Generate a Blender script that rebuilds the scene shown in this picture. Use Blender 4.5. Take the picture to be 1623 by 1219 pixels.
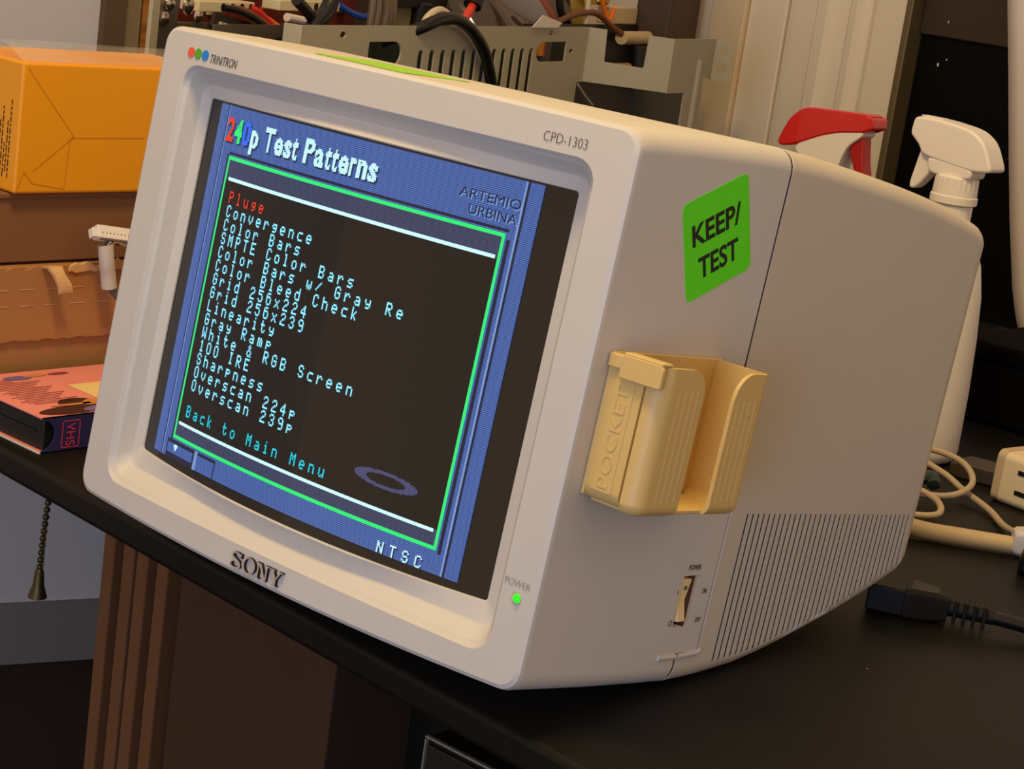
import bpy, bmesh, math, random
from math import sin, cos, pi, radians
from mathutils import Vector, Matrix
random.seed(7)
S = bpy.context.scene
COL = S.collection
for o in list(bpy.data.objects): bpy.data.objects.remove(o)

# ------------------------------------------------------------------ camera
cd = bpy.data.cameras.new('camera'); cam = bpy.data.objects.new('camera', cd); COL.objects.link(cam)
cd.sensor_width = 36.0; cd.lens = 3106.8 / 1623 * 36.0; cd.clip_start = 0.02
cam.matrix_world = Matrix(((0.7382336, 0.2556462, -0.6242245, 0.7298387),
                           (0.6604733, -0.0859119, 0.7459183, -0.6964980),
                           (0.1370629, -0.9629456, -0.2322705, 1.1321640),
                           (0, 0, 0, 1))) @ Matrix(((1, 0, 0, 0), (0, -1, 0, 0), (0, 0, -1, 0), (0, 0, 0, 1)))
S.camera = cam

# ------------------------------------------------------------------ world, lights, exposure
w = bpy.data.worlds.new('room_glow'); S.world = w; w.use_nodes = True
w.node_tree.nodes['Background'].inputs[0].default_value = (1.0, 0.72, 0.47, 1)
w.node_tree.nodes['Background'].inputs[1].default_value = 0.60
def area(name, loc, target, size, power, color):
    l = bpy.data.lights.new(name, 'AREA'); l.shape = 'DISK'; l.size = size; l.energy = power; l.color = color
    o = bpy.data.objects.new(name, l); COL.objects.link(o); o.location = loc
    o.rotation_euler = (Vector(target) - Vector(loc)).to_track_quat('-Z', 'Y').to_euler()
    return o
area('ceiling_lamp_light', (0.10, -0.20, 1.95), (0.0, 0.35, 0.9), 0.24, 9.2, (1.0, 0.75, 0.33))
area('cool_front_fill', (1.1, -2.7, 1.05), (0.0, 0.2, 0.85), 1.3, 29, (0.31, 0.57, 1.0))  # added cool fill from the front; no window stands there
S.view_settings.view_transform = 'Standard'; S.view_settings.look = 'None'
S.view_settings.exposure = 0.0; S.view_settings.gamma = 1.0
S.view_settings.use_curve_mapping = False

# ------------------------------------------------------------------ helpers
def lin(c):
    r = []
    for x in c:
        x /= 255.0
        r.append(x / 12.92 if x <= .04045 else ((x + .055) / 1.055) ** 2.4)
    return (r[0], r[1], r[2], 1)

MATS = {}
def mat(name, rgb, rough=.5, metal=0.0, spec=.5, var=0.0, vscale=40, bump=0.0, bscale=400, specks=None, coat=0.0, wear=None, trans=0.0, alpha=1.0):
    m = bpy.data.materials.new(name); m.use_nodes = True; nt = m.node_tree; b = nt.nodes['Principled BSDF']
    c = lin(rgb)
    b.inputs['Base Color'].default_value = c; b.inputs['Roughness'].default_value = rough
    b.inputs['Metallic'].default_value = metal; b.inputs['Specular IOR Level'].default_value = spec
    b.inputs['Coat Weight'].default_value = coat
    if trans: b.inputs['Transmission Weight'].default_value = trans
    if alpha < 1: b.inputs['Alpha'].default_value = alpha
    tc = nt.nodes.new('ShaderNodeTexCoord'); last = None
    if var:
        n = nt.nodes.new('ShaderNodeTexNoise'); n.inputs['Scale'].default_value = vscale; n.inputs['Detail'].default_value = 4
        nt.links.new(tc.outputs['Object'], n.inputs['Vector'])
        mx = nt.nodes.new('ShaderNodeMix'); mx.data_type = 'RGBA'
        mx.inputs['A'].default_value = tuple(max(0, x * (1 - var)) for x in c[:3]) + (1,)
        mx.inputs['B'].default_value = tuple(min(1, x * (1 + var)) for x in c[:3]) + (1,)
        nt.links.new(n.outputs['Fac'], mx.inputs['Factor']); last = mx.outputs['Result']
    if specks:
        sc, size, col = specks
        v = nt.nodes.new('ShaderNodeTexVoronoi'); v.inputs['Scale'].default_value = sc
        nt.links.new(tc.outputs['Object'], v.inputs['Vector'])
        lt = nt.nodes.new('ShaderNodeMath'); lt.operation = 'LESS_THAN'; lt.inputs[1].default_value = size
        nt.links.new(v.outputs['Distance'], lt.inputs[0])
        sep = nt.nodes.new('ShaderNodeSeparateColor'); nt.links.new(v.outputs['Color'], sep.inputs[0])
        g = nt.nodes.new('ShaderNodeMath'); g.operation = 'GREATER_THAN'; g.inputs[1].default_value = .82
        nt.links.new(sep.outputs[0], g.inputs[0])
        mu = nt.nodes.new('ShaderNodeMath'); mu.operation = 'MULTIPLY'
        nt.links.new(lt.outputs[0], mu.inputs[0]); nt.links.new(g.outputs[0], mu.inputs[1])
        mx2 = nt.nodes.new('ShaderNodeMix'); mx2.data_type = 'RGBA'
        if last: nt.links.new(last, mx2.inputs['A'])
        else: mx2.inputs['A'].default_value = c
        mx2.inputs['B'].default_value = lin(col)
        nt.links.new(mu.outputs[0], mx2.inputs['Factor']); last = mx2.outputs['Result']
    if last: nt.links.new(last, b.inputs['Base Color'])
    if bump:
        n2 = nt.nodes.new('ShaderNodeTexNoise'); n2.inputs['Scale'].default_value = bscale; n2.inputs['Detail'].default_value = 3
        nt.links.new(tc.outputs['Object'], n2.inputs['Vector'])
        bp = nt.nodes.new('ShaderNodeBump'); bp.inputs['Strength'].default_value = bump; bp.inputs['Distance'].default_value = .001
        nt.links.new(n2.outputs['Fac'], bp.inputs['Height']); nt.links.new(bp.outputs['Normal'], b.inputs['Normal'])
    MATS[name] = m
    return m

def wood(name, a, b_, scale, axis='Z', rough=.5):
    m = bpy.data.materials.new(name); m.use_nodes = True; nt = m.node_tree; b = nt.nodes['Principled BSDF']
    tc = nt.nodes.new('ShaderNodeTexCoord'); mp = nt.nodes.new('ShaderNodeMapping')
    mp.inputs['Scale'].default_value = {'X': (1, 14, 14), 'Y': (14, 1, 14), 'Z': (14, 14, 1)}[axis]
    n = nt.nodes.new('ShaderNodeTexNoise'); n.inputs['Scale'].default_value = scale; n.inputs['Detail'].default_value = 6
    r = nt.nodes.new('ShaderNodeValToRGB'); r.color_ramp.elements[0].color = lin(a); r.color_ramp.elements[1].color = lin(b_)
    r.color_ramp.elements[0].position = .35; r.color_ramp.elements[1].position = .65
    nt.links.new(tc.outputs['Object'], mp.inputs['Vector']); nt.links.new(mp.outputs[0], n.inputs['Vector'])
    nt.links.new(n.outputs['Fac'], r.inputs[0]); nt.links.new(r.outputs[0], b.inputs['Base Color'])
    b.inputs['Roughness'].default_value = rough
    return m

def glow(name, rgb, strength, scan=0.0, pitch=.00097, base=(14, 12, 12)):
    """phosphor under glass: emission, with real scan line structure"""
    m = bpy.data.materials.new(name); m.use_nodes = True; nt = m.node_tree; b = nt.nodes['Principled BSDF']
    b.inputs['Base Color'].default_value = lin(base); b.inputs['Roughness'].default_value = .08
    b.inputs['Emission Color'].default_value = lin(rgb); b.inputs['Emission Strength'].default_value = strength
    if scan:
        tc = nt.nodes.new('ShaderNodeTexCoord'); sp = nt.nodes.new('ShaderNodeSeparateXYZ')
        nt.links.new(tc.outputs['Object'], sp.inputs[0])
        a = nt.nodes.new('ShaderNodeMath'); a.operation = 'MULTIPLY'; a.inputs[1].default_value = 2 * pi / pitch
        nt.links.new(sp.outputs['Z'], a.inputs[0])
        s_ = nt.nodes.new('ShaderNodeMath'); s_.operation = 'SINE'; nt.links.new(a.outputs[0], s_.inputs[0])
        mr = nt.nodes.new('ShaderNodeMapRange'); mr.inputs['From Min'].default_value = -1; mr.inputs['From Max'].default_value = 1
        mr.inputs['To Min'].default_value = strength * (1 - scan); mr.inputs['To Max'].default_value = strength * (1 + scan)
        nt.links.new(s_.outputs[0], mr.inputs['Value']); nt.links.new(mr.outputs[0], b.inputs['Emission Strength'])
    return m

class MB:
    def __init__(s): s.v = []; s.f = []; s.m = []
    def add(s, vs, fs, mi=0, M=None):
        o = len(s.v)
        for p in vs:
            p = Vector(p)
            s.v.append(tuple(M @ p) if M is not None else tuple(p))
        for f in fs: s.f.append([i + o for i in f]); s.m.append(mi)
        return s
    def box(s, c, d, mi=0, M=None):
        x, y, z = c; a, b, h = d[0] / 2, d[1] / 2, d[2] / 2
        vs = [(x + i * a, y + j * b, z + k * h) for k in (-1, 1) for j in (-1, 1) for i in (-1, 1)]
        return s.add(vs, [(0, 2, 3, 1), (4, 5, 7, 6), (0, 1, 5, 4), (2, 6, 7, 3), (0, 4, 6, 2), (1, 3, 7, 5)], mi, M)
    def loft(s, rings, mi=0, cap0=True, cap1=True, M=None):
        n = len(rings[0]); vs = [p for r in rings for p in r]; fs = []
        for k in range(len(rings) - 1):
            for i in range(n):
                j = (i + 1) % n
                fs.append((k * n + i, k * n + j, (k + 1) * n + j, (k + 1) * n + i))
        if cap0: fs.append(tuple(reversed(range(n))))
        if cap1: fs.append(tuple(range((len(rings) - 1) * n, len(rings) * n)))
        return s.add(vs, fs, mi, M)
    def lathe(s, prof, n=24, mi=0, M=None, cap0=True, cap1=True):
        rings = [[(r * cos(2 * pi * i / n), r * sin(2 * pi * i / n), z) for i in range(n)] for r, z in prof]
        return s.loft(rings, mi, cap0, cap1, M)
    def tube(s, pts, r, n=10, mi=0, M=None, smooth=4):
        P = [Vector(p) for p in pts]
        if smooth and len(P) > 2: P = catmull(P, smooth)
        rings = []; up = None
        for i, p in enumerate(P):
            t = (P[min(i + 1, len(P) - 1)] - P[max(i - 1, 0)]).normalized()
            if up is None:
                up = t.orthogonal().normalized()
            up = (up - t * up.dot(t)).normalized(); sd = t.cross(up)
            rr = r(i / (len(P) - 1)) if callable(r) else r
            rings.append([tuple(p + (up * cos(2 * pi * k / n) + sd * sin(2 * pi * k / n)) * rr) for k in range(n)])
        return s.loft(rings, mi, True, True, M)
    def prism(s, poly, y0, y1, mi=0, M=None):
        """polygon in X,Z pulled along Y"""
        n = len(poly); A = sum(poly[i][0] * poly[(i + 1) % n][1] - poly[(i + 1) % n][0] * poly[i][1] for i in range(n))
        if A < 0: poly = poly[::-1]
        return s.loft([[(x, y1, z) for x, z in poly], [(x, y0, z) for x, z in poly]], mi, True, True, M)
    def build(s, name, mats, parent=None, smooth=35, bevel=0, segs=3, sub=0, blim=30):
        me = bpy.data.meshes.new(name); me.from_pydata(s.v, [], s.f)
        for m in (mats if isinstance(mats, (list, tuple)) else [mats]): me.materials.append(m)
        me.polygons.foreach_set('material_index', s.m); me.update()
        bm = bmesh.new(); bm.from_mesh(me); bmesh.ops.recalc_face_normals(bm, faces=bm.faces); bm.to_mesh(me); bm.free()
        if smooth: me.shade_smooth(); me.set_sharp_from_angle(angle=radians(smooth))
        o = bpy.data.objects.new(name, me); COL.objects.link(o)
        if parent: o.parent = parent
        if bevel:
            b = o.modifiers.new('bevel', 'BEVEL'); b.width = bevel; b.segments = segs; b.limit_method = 'ANGLE'; b.angle_limit = radians(blim)
            b.harden_normals = False
        if sub:
            b = o.modifiers.new('sub', 'SUBSURF'); b.levels = sub; b.render_levels = sub
        if smooth and smooth < 180: weigh_normals(o)
        return o

def weigh_normals(o):
    m = o.modifiers.new('normals', 'WEIGHTED_NORMAL'); m.keep_sharp = True; m.weight = 80
def plane_normals(o, half):
    """bake the weighted normals, then keep the flat sides exactly flat"""
    dg = bpy.context.evaluated_depsgraph_get(); me = bpy.data.meshes.new_from_object(o.evaluated_get(dg), preserve_all_data_layers=True, depsgraph=dg)
    o.modifiers.clear(); o.data = me; N = [tuple(c.vector) for c in me.corner_normals]
    for p in me.polygons:
        for li in p.loop_indices:
            v = me.vertices[me.loops[li].vertex_index].co
            if abs(p.normal.x) > .9 and abs(abs(v.x) - half) < 2e-5: N[li] = (1.0 if v.x > 0 else -1.0, 0.0, 0.0)
    me.normals_split_custom_set(N)

def catmull(P, k):
    out = []
    for i in range(len(P) - 1):
        a = P[max(i - 1, 0)]; b = P[i]; c = P[i + 1]; d = P[min(i + 2, len(P) - 1)]
        for j in range(k):
            t = j / k
            out.append(.5 * ((2 * b) + (c - a) * t + (2 * a - 5 * b + 4 * c - d) * t * t + (3 * b - a - 3 * c + d) * t ** 3))
    out.append(P[-1]); return out

def tag(o, label, cat=None, group=None, kind=None):
    if label: o['label'] = label
    if cat: o['category'] = cat
    if group: o['group'] = group
    if kind: o['kind'] = kind
    return o
def thing(name, label, cat, loc=(0, 0, 0), rz=0, group=None):
    o = bpy.data.objects.new(name, None); COL.objects.link(o); o.empty_display_size = .05
    o.location = loc; o.rotation_euler = (0, 0, rz)
    return tag(o, label, cat, group)
def struct(o): o['kind'] = 'structure'; return o

def rr(x0, x1, z0, z1, r, m=1, c=5):
    """rounded rectangle, counter-clockwise seen with x right and z up; m pieces per straight edge"""
    P = []
    cs = [(x1 - r, z0 + r, -90), (x1 - r, z1 - r, 0), (x0 + r, z1 - r, 90), (x0 + r, z0 + r, 180)]
    for i, (a, b, d) in enumerate(cs):
        for k in range(c + 1):
            t = radians(d + 90 * k / c); P.append((a + r * cos(t), b + r * sin(t)))
        na, nb, nd = cs[(i + 1) % 4]; t = radians(nd); q = (na + r * cos(t), nb + r * sin(t)); p = P[-1]
        ts = [k / m for k in range(1, m)]
        if m > 1: e_ = .0006 / max(.01, math.hypot(q[0] - p[0], q[1] - p[1])); ts = [e_] + ts + [1 - e_]
        for k in ts: P.append((p[0] + (q[0] - p[0]) * k, p[1] + (q[1] - p[1]) * k))
    return P

TXT = {}
def text_tris(s, bold=0.0):
    if (s, bold) in TXT: return TXT[(s, bold)]
    c = bpy.data.curves.new('t', 'FONT'); c.body = s; c.size = 1; c.offset = bold; c.resolution_u = 4
    o = bpy.data.objects.new('t', c); COL.objects.link(o)
    dg = bpy.context.evaluated_depsgraph_get(); me = bpy.data.meshes.new_from_object(o.evaluated_get(dg))
    vs = [tuple(v.co) for v in me.vertices]; fs = [tuple(p.vertices) for p in me.polygons]
    bpy.data.objects.remove(o); bpy.data.curves.remove(c); bpy.data.meshes.remove(me)
    xs = [v[0] for v in vs]; ys = [v[1] for v in vs]
    r = (vs, fs, min(xs), max(xs), min(ys), max(ys)); TXT[(s, bold)] = r
    return r
def text(mb, s, fn, w, h, bold=0.0, mi=0, shear=0.0, bb=None):
    """flat lettering laid through fn(a, b) with a in 0..w, b in 0..h"""
    vs, fs, x0, x1, y0, y1 = text_tris(s, bold)
    if bb: y0, y1 = bb
    P = []
    for v in vs:
        b = (v[1] - y0) / (y1 - y0) * h; a = (v[0] - x0) / (x1 - x0) * w + shear * b
        P.append(fn(a, b))
    mb.add(P, fs, mi)
def cut(o, cutter):
    """cut one mesh out of another and keep the result as plain mesh"""
    o.modifiers.clear()
    m = o.modifiers.new('cut', 'BOOLEAN'); m.operation = 'DIFFERENCE'; m.solver = 'EXACT'; m.object = cutter
    dg = bpy.context.evaluated_depsgraph_get(); me = bpy.data.meshes.new_from_object(o.evaluated_get(dg))
    o.modifiers.clear(); o.data = me
    bpy.data.objects.remove(cutter)
    return o

DESK = .74
# ------------------------------------------------------------------ materials
M_case = mat('warm_grey_plastic', (206, 194, 178), .48, bump=.05, bscale=2500, var=.03, vscale=30)
M_bezel = mat('pale_grey_plastic', (208, 201, 194), .48, bump=.04, bscale=2500, var=.03, vscale=30)
M_dark = mat('black_plastic', (14, 14, 15), .45)
M_glass = mat('screen_glass', (22, 19, 18), .06, spec=.6)
M_desk = mat('black_laminate', (20, 17, 12), .50, spec=.20, var=.35, vscale=9, bump=.06, bscale=900, specks=(55, .035, (150, 135, 115)))
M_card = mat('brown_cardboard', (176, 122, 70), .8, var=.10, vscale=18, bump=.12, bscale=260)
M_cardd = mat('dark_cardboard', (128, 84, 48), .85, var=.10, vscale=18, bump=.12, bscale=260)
M_cardtorn = mat('torn_cardboard', (214, 168, 112), .9, var=.12, vscale=200, bump=.5, bscale=700)
M_yel = mat('yellow_cardboard', (240, 158, 16), .42, var=.03, vscale=10)
M_print = mat('black_print', (20, 18, 16), .6)
M_wall = mat('white_wall_paint', (234, 224, 218), .75, var=.03, vscale=5, bump=.1, bscale=150)
M_trim = mat('cream_trim_paint', (242, 228, 206), .55, var=.04, vscale=12, bump=.08, bscale=120)
M_trim2 = mat('beige_board_paint', (228, 206, 172), .65, var=.06, vscale=14, bump=.1, bscale=120)
M_steel = mat('grey_painted_steel', (176, 168, 146), .5, spec=.4, var=.02)
M_alu = mat('brushed_aluminium', (170, 160, 148), .35, metal=.9, var=.08, vscale=30)
M_chrome = mat('bright_steel', (215, 205, 190), .2, metal=1.0)
M_pcb = mat('red_brown_circuit_board', (112, 38, 20), .4, var=.2, vscale=60)
M_gpcb = mat('green_circuit_board', (10, 38, 28), .4, var=.35, vscale=220, specks=(160, .09, (210, 190, 150)))
M_ivory = mat('ivory_nylon', (226, 212, 176), .5)
M_white = mat('white_plastic', (236, 226, 218), .38)
M_red = mat('glossy_red_plastic', (205, 22, 16), .22, coat=.4)
M_redd = mat('dark_red_plastic', (170, 14, 12), .4)
M_cream = mat('yellowed_cream_plastic', (218, 184, 116), .45, var=.04, vscale=25)
M_rubber = mat('black_cable_rubber', (16, 15, 14), .35)
M_beige = mat('beige_cable_jacket', (206, 178, 130), .5)
M_green = mat('green_sticker_paper', (98, 240, 12), .55)

# ------------------------------------------------------------------ the setting
struct(tag(MB().box((-.2, 0, -.01), (5, 5, .02)).build('floor', mat('dark_brown_carpet', (58, 40, 30), .95, var=.25, vscale=90, bump=.6, bscale=500)), None))
# left wall: runs obliquely to the back corner
ang = radians(70.4); LW = Matrix.Translation((-1.457, .875, 0)) @ Matrix.Rotation(ang, 4, 'Z')
o = MB().box((-1.63, .05, 1.2), (4.74, .1, 2.4)).build('wall_left', M_wall); o.matrix_world = LW; struct(o)
o = MB().box((-1.63, -.006, .045), (4.70, .012, .09)).build('baseboard_left', mat('dark_painted_baseboard', (150, 140, 130), .6)); o.matrix_world = LW; struct(o)
o = MB().box((.077, -.012, 1.555), (.029, .024, 1.67)).build('trim_1', mat('brown_door_jamb', (104, 78, 50), .7)); o.matrix_world = LW; struct(o)
o = MB().box((.102, -.010, 1.555), (.021, .020, 1.67)).build('trim_2', mat('khaki_door_jamb', (150, 126, 84), .7)); o.matrix_world = LW; struct(o)
o = MB().box((.40, -.009, 1.555), (.57, .018, 1.67)).build('door_1', wood('amber_wood_grain', (150, 84, 26), (196, 124, 48), 6, 'X')); o.matrix_world = LW; struct(o)
# back wall, open where the window is
YB = 1.56
mb = MB().box((-.94, YB + .05, 1.2), (.76, .1, 2.4)).box((.47, YB + .05, .33), (2.06, .1, .66)).box((.47, YB + .05, 2.1), (2.06, .1, .6))
struct(mb.build('wall_back', M_wall))
struct(MB().box((-.849, YB - .014, 1.2), (.056, .028, 2.39)).build('trim_3', M_trim2, bevel=.002))
struct(MB().box((-.790, YB - .010, 1.2), (.060, .020, 2.39)).build('trim_4', M_trim, bevel=.002))
struct(MB().box((-.7585, YB - .003, 1.2), (.0042, .006, 2.39)).build('gap_shade_strip', mat('painted_gap_shade', (104, 80, 60), .8)))  # dark strip painting the shadow in the gap between the boards
# fluted casing: profile swept upright
prof = [(-.757, 0), (-.757, .016), (-.745, .020), (-.712, .022), (-.706, .030), (-.690, .032), (-.682, .024), (-.662, .022), (-.655, .031), (-.645, .033), (-.637, .024), (-.628, .023), (-.618, .030), (-.575, .034), (-.571, .034), (-.571, 0)]
P = [(x, YB - d) for x, d in prof]
struct(MB().loft([[(x, y, .05) for x, y in P], [(x, y, 2.39) for x, y in P]]).build('trim_5', M_trim, smooth=25))
struct(MB().box((-.5665, YB - .019, 1.2), (.010, .038, 2.39)).build('trim_6', mat('tarnished_metal_strip', (120, 104, 74), .45, metal=.4), bevel=.002))
# night-dark window
wn = MB().box((.19, YB - .004, 1.205), (1.50, .006, 1.29)).build('window_1', mat('night_dark_window_glass', (7, 7, 6), .5, spec=.12)); struct(wn)
struct(MB().box((.19, YB - .006, 1.092), (1.50, .016, .076)).build('trim_7', mat('dark_brown_sash', (58, 42, 26), .6), bevel=.002))
struct(MB().box((.19, YB - .008, 1.155), (1.50, .022, .05)).build('trim_8', mat('tan_sash_bead', (120, 90, 60), .6), bevel=.002))
mb = MB()
for x, z, s in ((-.5213, 1.0737, .0024), (-.5288, 1.0191, .0034), (-.5177, 1.0272, .0020)):
    mb.lathe([(s * .2, -.0006), (s * .6, 0), (s * .35, .0006)], 7, 0, Matrix.Translation((x, YB - (.0143 if z > 1.05 else .0073), z)) @ Matrix.Rotation(pi / 2, 4, 'X') @ Matrix.Diagonal((.7, 1.3, 1, 1)))
fl = mb.build('paint_flecks', M_white, wn); 
# curtain
mb = MB(); edge = [(1.4, -0.4605), (1.1128, -0.3949), (1.0265, -0.3752), (0.9321, -0.3546), (0.8592, -0.3378), (0.779, -0.3169), (0.7468, -0.3056), (0.7201, -0.2939), (0.7081, -0.2639), (0.7021, -0.21389999999999998), (0.7001, 0.02)]
rows = []
for z, x0 in edge:
    rows.append([(x0 - .013 + t * (.35 - x0) / 40, 1.47 + .007 * sin(t * 1.05 + 2.2 * z) + .002 * sin(t * 3.1), z) for t in range(41)])
n = 41; vs = [p for r in rows for p in r]; fs = [(k * n + i, k * n + i + 1, (k + 1) * n + i + 1, (k + 1) * n + i) for k in range(len(rows) - 1) for i in range(n - 1)]
t = thing('curtain', 'white cloth curtain hanging in folds at the dark window', 'curtain', (0, 0, 0))
o = mb.add(vs, fs).build('cloth', mat('white_curtain_cloth', (246, 234, 226), .9, bump=.1, bscale=900), t, smooth=180)
md = o.modifiers.new('thick', 'SOLIDIFY'); md.thickness = .002
MB().tube([(-.56, 1.47, 1.41), (.55, 1.47, 1.41)], .011, 12, smooth=0).build('rod', M_white, t)
mb = MB()
for x in (-.54, .53): MB().box((x, 1.515, 1.41), (.012, .09, .012)).build('rod_bracket', M_white, t)

# ------------------------------------------------------------------ desk
t = thing('desk', 'long black laminate desk carrying the monitor and all the clutter', 'desk', (0, 0, 0))
a = (.0116 - .0513) / (.211 + .33); ey = lambda x: .0513 + (x + .33) * a + .001
poly = [(-1.69, ey(-1.69)), (1.10, ey(1.10)), (1.10, 1.42), (-1.245, 1.42)]
mb = MB().loft([[(x, y, DESK - .019) for x, y in poly], [(x, y, DESK) for x, y in poly]])
mb.build('desk_top', M_desk, t, bevel=.004, segs=3)
MB().box((-.34, .62, (DESK - .0195) / 2), (.16, .045, DESK - .0205)).build('leg_panel', M_dark, t, bevel=.002)
MB().box((-1.16, 1.30, (DESK - .0195) / 2), (.05, .20, DESK - .0205)).build('leg_panel', M_dark, t, bevel=.002)
MB().box((.95, .75, (DESK - .0195) / 2), (.05, 1.2, DESK - .0205)).build('leg_panel', M_dark, t, bevel=.002)

# ================================================================== the monitor
MZ = DESK + .0246
mon = thing('crt_monitor', 'beige tube monitor tilted back on the black desk, showing a test pattern menu', 'monitor', (0, 0, MZ))
mon.rotation_euler = (radians(-7), 0, 0)
W2 = .1765; BB = .0077
def interp(T, y):
    for (a, b), (c, d) in zip(T, T[1:]):
        if y <= c: return b + (d - b) * (y - a) / (c - a)
    return T[-1][1]
TOP = [(-.02, .2803), (0, .2806), (.06, .2842), (.126, .2868), (.174, .2856), (.223, .2831), (.262, .2806), (.30, .2774), (.34, .2722), (.3566, .2686), (.37, .266)]
BOT = [(-.02, .0012), (0, .0012), (.043, -.0016), (.075, -.0036), (.135, -.0057), (.1554, -.0046), (.18, -.0025), (.2035, .0005), (.246, .0105), (.2968, .0248), (.3427, .0404), (.3627, .0485), (.37, .0515)]
def q(x, half=W2, xm=0): return 1 - ((x - xm) / half) ** 2
NE = 16
def station(y, inset=0, r=.011):
    return [(x, y, z) for x, z in rr(-W2 + inset, W2 - inset, interp(BOT, y) + inset, interp(TOP, y) - inset, max(r - inset, .003), NE)]
def front(x0, x1, z0, z1, r, y, b, cb=0.0, ct=0.0, half=W2, xm=0.0):
    out = []
    for x, z in rr(x0, x1, z0, z1, r, NE):
        qq = q(x, half, xm); k = (z - z0) / (z1 - z0)
        out.append((x, y - b * qq, z + (ct * k - cb * (1 - k)) * qq))
    return out
XL, XR, ZT, ZB, DS, BS, GB = -.1391, .1372, .2445, .0362, .0116, .015, .0025
XM = (XL + XR) / 2; GH = (XR - XL) / 2
SEAM = .1312
rings = [station(SEAM - .0002, .008), station(SEAM - .0010, .008), station(SEAM - .0010), station(SEAM - .0016), station(.10), station(.06), station(.03), station(.010)]
rings.append(front(-W2, W2, .0012, .2806, .011, .0035, BB * .80, .0034, .0010))
rings.append(front(-W2 + .0008, W2 - .0008, .0020, .2798, .0105, .0010, BB * .95, .0038, .0012))
rings.append(front(-W2 + .0028, W2 - .0028, .0040, .2778, .0095, .0, BB, .0038, .0012))
rings.append(front(-.1522, .1552, .0148, .2612, .0125, .0, BB, .0005, 0))
rings.append(front(-.1514, .1544, .0156, .2604, .0120, .0004, BB, .0005, 0))
rings.append(front(-.1508, .1538, .0163, .2597, .0115, .0022, BB, .0005, 0))
rings.append(front(-.1492, .1522, .0180, .2581, .0105, .0026, BB, .0005, 0))
rings.append(front(-.1486, .1515, .0187, .2574, .0100, .0042, BB, .0005, 0))
rings.append(front(-.1453, .1468, .0248, .2528, .0080, .0122, .0112, .0012, 0))
rings.append(front(-.1443, .1456, .0262, .2514, .0070, .0130, .0118, .0014, 0))
rings.append(front(XL - .0010, XR + .0010, ZB - .0010, ZT + .0010, .0025, DS - .0005, BS, GB, 0, GH, XM))
rings.append(front(XL - .0003, XR + .0003, ZB - .0003, ZT + .0003, .0020, DS - .0001, BS, GB, 0, GH, XM))
rings.append(front(XL + .0003, XR - .0003, ZB + .0003, ZT - .0003, .0020, DS + .0030, BS, GB, 0, GH, XM))
rings.append([(x, .05, z) for x, z in rr(XL, XR, ZB, ZT, .002, NE)])
bez = MB().loft(rings).build('front_bezel', M_bezel, mon, smooth=28)
st = [station(SEAM + .0002, .008), station(SEAM + .0010, .008), station(SEAM + .0010), station(SEAM + .0016)] + [station(y) for y in (.15, .1635, .19398, .21618, .23839, .2606, .2828, .3050, .3272, .3580 - .0023)]
st += [station(.3600, .0008), station(.3640, .0022), station(.3675, .0052), station(.3688, .009)]
rear = MB().loft(st).build('rear_housing', M_case, mon, smooth=28)
MB().loft([station(SEAM - .0011, .0004), station(SEAM + .0011, .0004)]).build('seam_shade_strip', mat('painted_seam_shade', (74, 48, 32), .8), mon, smooth=0)  # nearly flush brown strip, paints the shade inside the seam groove
MB().loft([[(W2 - .0005, y, z) for y, z in ((.164, .0056), (.205, .0098), (.250, .0208), (.300, .0356), (.356, .0552), (.356, .092), (.164, .094))], [(W2 - .0060, y, z) for y, z in ((.164, .0056), (.205, .0098), (.250, .0208), (.300, .0356), (.356, .0552), (.356, .092), (.164, .094))]]).build('vent_shade_sheet', mat('painted_vent_shade', (44, 32, 26), .8), mon, smooth=0)  # dark sheet just under the surface, paints the shade in the vent slots
# vents, switch tab and power cable socket cut into the rear housing
mb = MB(); NV = 34
for i in range(NV):
    y = .1690 + i * (.3522 - .1690) / (NV - 1)
    zb_ = interp(BOT, y) + .0088 - .002 * (i / NV); zt_ = .0908 - .0044 * i / NV
    mb.box((W2, y, (zb_ + zt_) / 2), (.034, .0020, zt_ - zb_))
cut(rear, mb.build('cutter', M_dark, mon))
TABY, TZ0, TZ1 = .1512, .0128, .1290
cut(rear, MB().box((W2, (SEAM + TABY) / 2 - .002, (TZ0 + TZ1) / 2), (.012, TABY - SEAM + .006, TZ1 - TZ0)).build('cutter', M_dark, mon))
mb = MB().prism([(W2 - .0055, .1252), (W2 - .0055, .1335), (W2 + .0004, .1392), (W2 + .002, .1392), (W2 + .002, .1215), (W2 - .0055, .1215)], 0, 1, 0)
for k, v in enumerate(mb.v): mb.v[k] = (v[0], v[2], .0285 if v[1] < .5 else .0572)
cutter = mb
tabM = MB().box((W2 - .004, (SEAM - .02 + TABY - .0014) / 2, (TZ0 + .0008 + TZ1 - .0008) / 2), (.008, TABY - .0014 - SEAM + .02, TZ1 - TZ0 - .0016)).build('tab', M_bezel, mon)
bez.modifiers.clear(); j = bez.modifiers.new('u', 'BOOLEAN'); j.operation = 'UNION'; j.solver = 'EXACT'; j.object = tabM
dg = bpy.context.evaluated_depsgraph_get(); me = bpy.data.meshes.new_from_object(bez.evaluated_get(dg)); bez.modifiers.clear(); bez.data = me; bpy.data.objects.remove(tabM)
cut(bez, cutter.build('cutter', M_dark, mon))
bez.data.materials.clear(); bez.data.materials.append(M_bezel)
rear.data.materials.clear(); rear.data.materials.append(M_case)
for o in (bez, rear):
    o.data.polygons.foreach_set('material_index', [0] * len(o.data.polygons)); o.data.shade_smooth(); o.data.set_sharp_from_angle(angle=radians(28)); weigh_normals(o); plane_normals(o, W2)
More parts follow.
